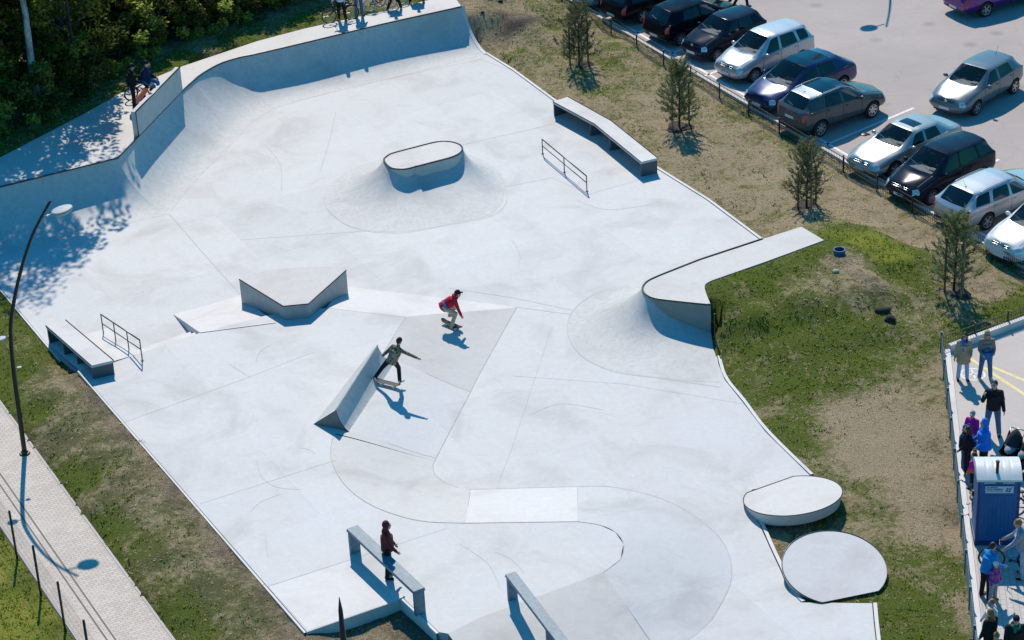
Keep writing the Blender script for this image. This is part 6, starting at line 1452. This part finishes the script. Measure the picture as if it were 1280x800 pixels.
# stroller
def stroller(label, pos, az):
    root = empty('stroller', pos, label, 'stroller', rz=-R(az))
    for x, y, r_ in ((-.26, -.32, .14), (.26, -.32, .14), (-.22, .38, .10), (.22, .38, .10)):
        m = MB(); m.tube([Vector((x, y + math.cos(a) * (r_ - .02), r_ + math.sin(a) * (r_ - .02))) for a in np.linspace(0, 2 * PI, 21)[:-1]], .024, 8, closed=True); m.tube([Vector((x - .03, y, r_)), Vector((x + .03, y, r_))], .03, 8)
        for k in range(5): a = 2 * PI * k / 5; m.tube([Vector((x, y, r_)), Vector((x, y + math.cos(a) * (r_ - .02), r_ + math.sin(a) * (r_ - .02)))], .008, 4)
        m.build('wheel', [M_RUB], root, smooth=True)
    m = MB()
    for sx in (-.25, .25): m.tube([Vector((sx, .38, .12)), Vector((sx, .0, .55)), Vector((sx, -.45, 1.02))], .014, 6); m.tube([Vector((sx, -.32, .15)), Vector((sx, .08, .58))], .014, 6)
    m.tube([Vector((-.25, -.45, 1.02)), Vector((.25, -.45, 1.02))], .018, 8); m.tube([Vector((-.25, -.32, .15)), Vector((.25, -.32, .15))], .012, 6); m.build('frame', [M_GALV], root, smooth=True)
    m = MB(); rows = []
    for i in range(9):
        t = i / 8; rows.append([Vector((x * (.23 + .02 * math.sin(PI * t)), -.28 + .75 * t, .52 - .12 * math.sin(PI * t) + (.28 * (abs(x)) ** 3 * (1 - .3 * t)) + (.25 * (1 - t) ** 2))) for x in np.linspace(-1, 1, 9)])
    m.grid(rows); m.build('seat_tub', [cloth('stroller_cloth', (.012, .014, .02))], root, smooth=True)
    m = MB(); rows = []
    for i in range(10):
        a = R(8 + 112 * i / 9); k_ = math.cos(R(90 * i / 9)) * .0 + 1
        rows.append([Vector((math.sin(ph) * .25 * (1 - .25 * max(0, math.sin(a)) * abs(math.cos(ph)) ** 3), -.14 - math.cos(a) * -.34 * math.cos(ph), .66 + math.sin(a) * (.34 + .16 * math.cos(ph) ** 3) * math.cos(ph) ** .5)) for ph in np.linspace(-PI / 2 * .97, PI / 2 * .97, 15)])
    m.grid(rows); cn = m.build('canopy', [cloth('canopy_cloth', (.035, .04, .048))], root, smooth=True)
    m = MB(); m.tube([p + Vector((0, .005, 0)) for p in rows[0]], .014, 6); m.build('canopy_rim', [M_GALV], cn)
    m = MB(); m.ell((0, -.16, .70), .19, .14, .20, 12, 8); m.build('lining', [cloth('grey_lining', (.35, .42, .44))], root, smooth=True)
    m = MB(); m.ell((0, .1, .66), .17, .3, .12, 12, 8); m.build('blanket', [cloth('grey_blanket', (.25, .3, .33))], root, smooth=True)
    m = MB(); m.box((0, -.02, .24), .4, .45, .14); o = m.build('basket', [M_TRIM], root); bevel(o, .03)
    return root
stroller('black baby stroller with a hooded canopy near the man in black', S(1264, 583), 215)
stroller('second dark stroller cut by the right edge beside the hooded one', S(1283, 590), 230)
# toilet cabin
c0 = G(1219, 681, .02); c1 = G(1271, 681, .02); wdir = (c1 - c0).normalized(); wdt = (c1 - c0).length; ddir = Vector((-wdir.y, wdir.x, 0)); ddir = ddir if ddir.y > 0 else -ddir
cab = empty('portable_toilet', (c0 + c1) / 2 + ddir * .55, 'blue portable toilet cabin with a white curved roof and small notice', 'toilet cabin', world=True)
M_PBLUE = simple('blue_plastic', (.003, .115, .33), .5, var=.1, scale=3); M_PROOF = simple('white_plastic', (.62, .66, .68), .4, var=.06, scale=3); M_PDARK = simple('dark_blue_plastic', (.004, .045, .16), .5)
dep = 1.1; hh_ = 2.06
o0 = c0; X0 = lambda x, y, z: o0 + wdir * x * wdt + ddir * y * dep + Z * z
m = MB(); m.prism([X0(0, 0, hh_), X0(1, 0, hh_), X0(1, 1, hh_), X0(0, 1, hh_)], hh_ - .12); o = m.build('wall', [M_PBLUE], cab, recalc=True); bevel(o, .03)
m = MB(); m.prism([X0(-.03, -.03, .13), X0(1.03, -.03, .13), X0(1.03, 1.03, .13), X0(-.03, 1.03, .13)], .13); m.build('skid_base', [M_PDARK], cab, recalc=True)
m = MB(); rows = []
nseg = 40
for i in range(nseg + 1):
    x = -.035 + 1.07 * i / nseg; gro = .012 if any(abs(x - q) < .018 for q in (.2, .4, .6, .8)) else 0
    rows.append([X0(x, -.05 + 1.1 * j / 14, hh_ + .02 + (.26 - gro) * (math.sin(PI * (.04 + .92 * j / 14)) ** .8)) for j in range(15)])
m.grid(rows); 
for rr_ in (rows[0], rows[-1]): m.add(rr_ + [rr_[-1] - Z * .06, rr_[0] - Z * .06], [tuple(range(len(rr_) + 2))])
m.strip([r_[0] for r_ in rows], [r_[0] - Z * .06 for r_ in rows]); m.strip([r_[-1] for r_ in rows], [r_[-1] - Z * .06 for r_ in rows]); o = m.build('roof', [M_PROOF], cab, recalc=True); smooth_by_angle(o, 40)
m = MB(); p = X0(.45, .14, hh_ + .1); m.tube([p, p + Z * .42], .045, 10); m.tube([p + Z * .42, p + Z * .46], [.06, .05], 10); m.build('vent_pipe', [M_BLACK], cab)
m = MB()
for i in range(9): x = .12 + .76 * i / 8; m.prism([X0(x - .018, -.012, hh_ - .45), X0(x + .018, -.012, hh_ - .45), X0(x + .018, .02, hh_ - .45), X0(x - .018, .02, hh_ - .45)], 1.35)
m.build('wall_rib', [M_PBLUE], cab)
m = MB()
for x0, x1 in ((.13, .40), (.58, .86)): m.prism([X0(x0, -.02, hh_ - .03), X0(x1, -.02, hh_ - .03), X0(x1, .02, hh_ - .03), X0(x0, .02, hh_ - .03)], .025)
m.build('vent_slot', [M_PROOF], cab)
m = MB()
for x, z in ((.02, 0), (.98, 0)): m.prism([X0(x - .025, -.02, hh_), X0(x + .025, -.02, hh_), X0(x + .025, .03, hh_), X0(x - .025, .03, hh_)], hh_ - .12)
m.build('corner_post', [M_PDARK], cab)
m = MB(); m.box(X0(-.02, .85, 1.1), .04, .10, .16, 0); m.build('latch', [M_BLACK], cab)
sg_ = MB(); sy = -.03
def quad(m_, x0, z0, x1, z1, y=sy, mi=0, sl=0.0): m_.add([X0(x0, y, z0), X0(x1, y, z0), X0(x1 + sl, y, z1), X0(x0 + sl, y, z1)], [(0, 1, 2, 3)], mi)
quad(sg_, .17, hh_ - .36, .84, hh_ - .14)
rl = random.Random(4)
for z0, z1, xe, mi in ((hh_ - .195, hh_ - .165, .44, 1), (hh_ - .25, hh_ - .215, .57, 1), (hh_ - .305, hh_ - .275, .57, 2)):
    x = .20
    while x < xe: w2 = rl.uniform(.014, .024); quad(sg_, x, z0, x + w2, z1, sy - .003, mi, .004); x += w2 + rl.choice((.006, .006, .006, .022))
cx_, cz_ = .72, hh_ - .26
for k in range(4):
    a = k * PI / 2 + .6; pts = [(0.012, 0), (.05, .035), (.075, -.01), (.045, -.035)]
    sg_.add([X0(cx_ + (math.cos(a) * u_ - math.sin(a) * v_) , sy - .003, cz_ + (math.sin(a) * u_ + math.cos(a) * v_) * 1.05) for u_, v_ in pts], [(0, 1, 2, 3)], 1)
sg_.add([X0(.77, sy - .003, cz_ + .05), X0(.80, sy - .003, cz_ + .05), X0(.82, sy - .003, cz_ + .10), X0(.79, sy - .003, cz_ + .09)], [(0, 1, 2, 3)], 2)
sg_.build('notice', [simple('pale_blue_notice', (.45, .62, .75), .5, var=.04), simple('notice_ink', (.02, .04, .08), .6), simple('notice_red', (.42, .06, .10), .6)], cab)
# lamp posts
def lamp_post(label, base, top_pts, heads, r0=.075):
    root = empty('street_lamp', base, label, 'street lamp', world=True)
    m = MB(); n = len(top_pts); m.tube(top_pts, [r0 - (r0 * .45) * i / (n - 1) for i in range(n)], 12); m.build('pole', [M_BLACK], root, smooth=True)
    m = MB(); m.tube([base + Z * .0, base + Z * .05], [.17, .15], 16); m.tube([base + Z * .05, base + Z * .12], [.11, .09], 12); m.build('base_flange', [M_BLACK], root)
    for (a, d, sc) in heads:
        e = a + d * .42 * sc; m = MB(); m.tube([a, e], [.035 * sc, .03 * sc], 8); o = m.build('bracket', [M_GALV], root, smooth=True)
        c_ = e + d * .36 * sc; rx = Matrix((d, Z.cross(d).normalized(), Z)).transposed().to_4x4(); m = MB()
        prof = [(0.02, .06), (.33, .055), (.37, .04), (.38, .0), (.36, -.06), (.27, -.12), (.02, -.135)]
        rows = [[c_ + rx.to_3x3() @ Vector((math.cos(t) * q[0] * sc * 1.05, math.sin(t) * q[0] * sc * .8, q[1] * sc)) for t in np.linspace(0, 2 * PI, 25)[:-1]] for q in prof]; m.grid(rows, 0, True)
        m.build('lamp_head', [simple('pale_lamp_shell', (.36, .42, .44), .6, 0)], root, smooth=True)
    return root
lb = G(31, 567, .035); e_ = Vector((.93, .36, 0))
def inplane(px, py):
    d = (FW * F + XR * (px - 640) - YU * (py - 400)).normalized(); nrm = e_.cross(Z); o_ = Vector((0, 0, CH)); t = (lb - o_).dot(nrm) / d.dot(nrm); return o_ + d * t
lp_ = [lb] + [inplane(*q) for q in ((25, 525), (17.5, 467.5), (14, 430), (13.5, 405), (17, 379.5), (22.5, 352.5), (30.4, 323), (40.5, 294), (51.7, 271.5), (63, 251))]
lp_ = cr(lp_, 3)
lamp_post('tall curved black lamp post with a pale drum lamp head beside the paver path', lb, lp_, [(inplane(52, 272.5), (V * .96 + Z * .12).normalized(), .82), (inplane(14, 419), (-V * .98 - Z * .05).normalized(), .42), (inplane(17.5, 460.5), (V * .9 + U * .1).normalized(), .2)])
# lamp just beyond the top edge whose shadow falls across the asphalt
shd = Vector((-math.sin(R(SUN_AZ)), -math.cos(R(SUN_AZ)), 0)) / math.tan(R(SUN_EL))
tipg = G(1108, 34, .02); base2 = tipg - shd * 8.0 + V * 1.3 + U * -.4; base2.z = .02
top2 = tipg - shd * 8.0; top2.z = 8.0
cv = [base2.lerp(top2, t) + (base2 - top2).normalized().cross(Vector((0, 1, 0))) * 0 + V * .75 * math.sin(PI * t) * (1) for t in np.linspace(0, 1, 9)]
lamp_post('curved lamp post standing in the car park beyond the top edge', base2, cr(cv, 2), [(cv[-1] - Z * .35, -V, 1.0)])
# tapering dark pole in the foreground
tp_ = G(424, 746, 7.5); base3 = Vector((tp_.x, tp_.y, 0)); root = empty('tapered_pole', Vector((tp_.x, tp_.y, 0)), 'dark slim pole tapering to a point at the bottom edge left of the grind rail', 'pole', world=True)
m = MB(); m.tube([base3, base3 + Z * 6.2, base3 + Z * 7.15, base3 + Z * 7.5], [.085, .075, .05, .006], 10); m.build('shaft', [simple('violet_black_paint', (.022, .018, .045), .4)], root, smooth=True)
m = MB(); m.tube([base3, base3 + Z * .06], [.16, .14], 12); m.build('base_flange', [M_BLACK], root)
# small things on the mound
p = G(1049, 321, .95); p.z = gz(p.x, p.y); m = MB(); rows = [[p + Vector((math.cos(a) * q, math.sin(a) * q, z)) for a in np.linspace(0, 2 * PI, 21)[:-1]] for q, z in ((.20, -.1), (.20, .16), (.17, .16), (.165, -.02), (.01, -.02))]; m.grid(rows, 0, True)
tag(m.build('drain_pipe', [simple('blue_pipe', (.01, .09, .22), .4)], smooth=False), 'short blue pipe end sticking out of the bare patch on the mound', 'pipe')
def stone(label, px, r_, seed, mat):
    p = G(*px, .5); p.z = gz(p.x, p.y); m = MB(); m.ell(p + Z * r_ * .3, r_ * 1.3, r_, r_ * .7, 14, 10); v2 = []
    for v in m.v: d = Vector(v) - p; q = 1 + .35 * noise.noise(d * 4 + Vector((seed, 0, 0))); v2.append(tuple(p + d * q))
    m.v = v2; o = m.build('rock', [mat], smooth=False); tag(o, label, 'rock')
DRK = simple('dark_rock', (.02, .019, .018), .9, var=.4); PAL = simple('pale_rock', (.38, .35, .31), .9, var=.25)
stone('dark rock on the mound slope, larger of two', (1103, 389), .20, 1, DRK); stone('smaller dark rock just below the larger one on the mound', (1112, 399), .16, 2, DRK)
stone('dark clod on the bank right of the quarter pipe, upper one', (626, 13), .08, 3, DRK); stone('dark clod on the bank right of the quarter pipe, lower left one', (604, 30), .07, 4, DRK); stone('pale stone on the edge of the mound above the dark grass', (1044, 357), .09, 5, PAL)
# lid on the parking asphalt
m = MB(); c = G(1080, 168, .024); m.ell(c, .16, .16, .05, 12, 6); tag(m.build('bollard_stub', [M_BLACK]), 'small dark stub on the asphalt next to the grey crossover', 'stub')
bpy.context.view_layer.update()
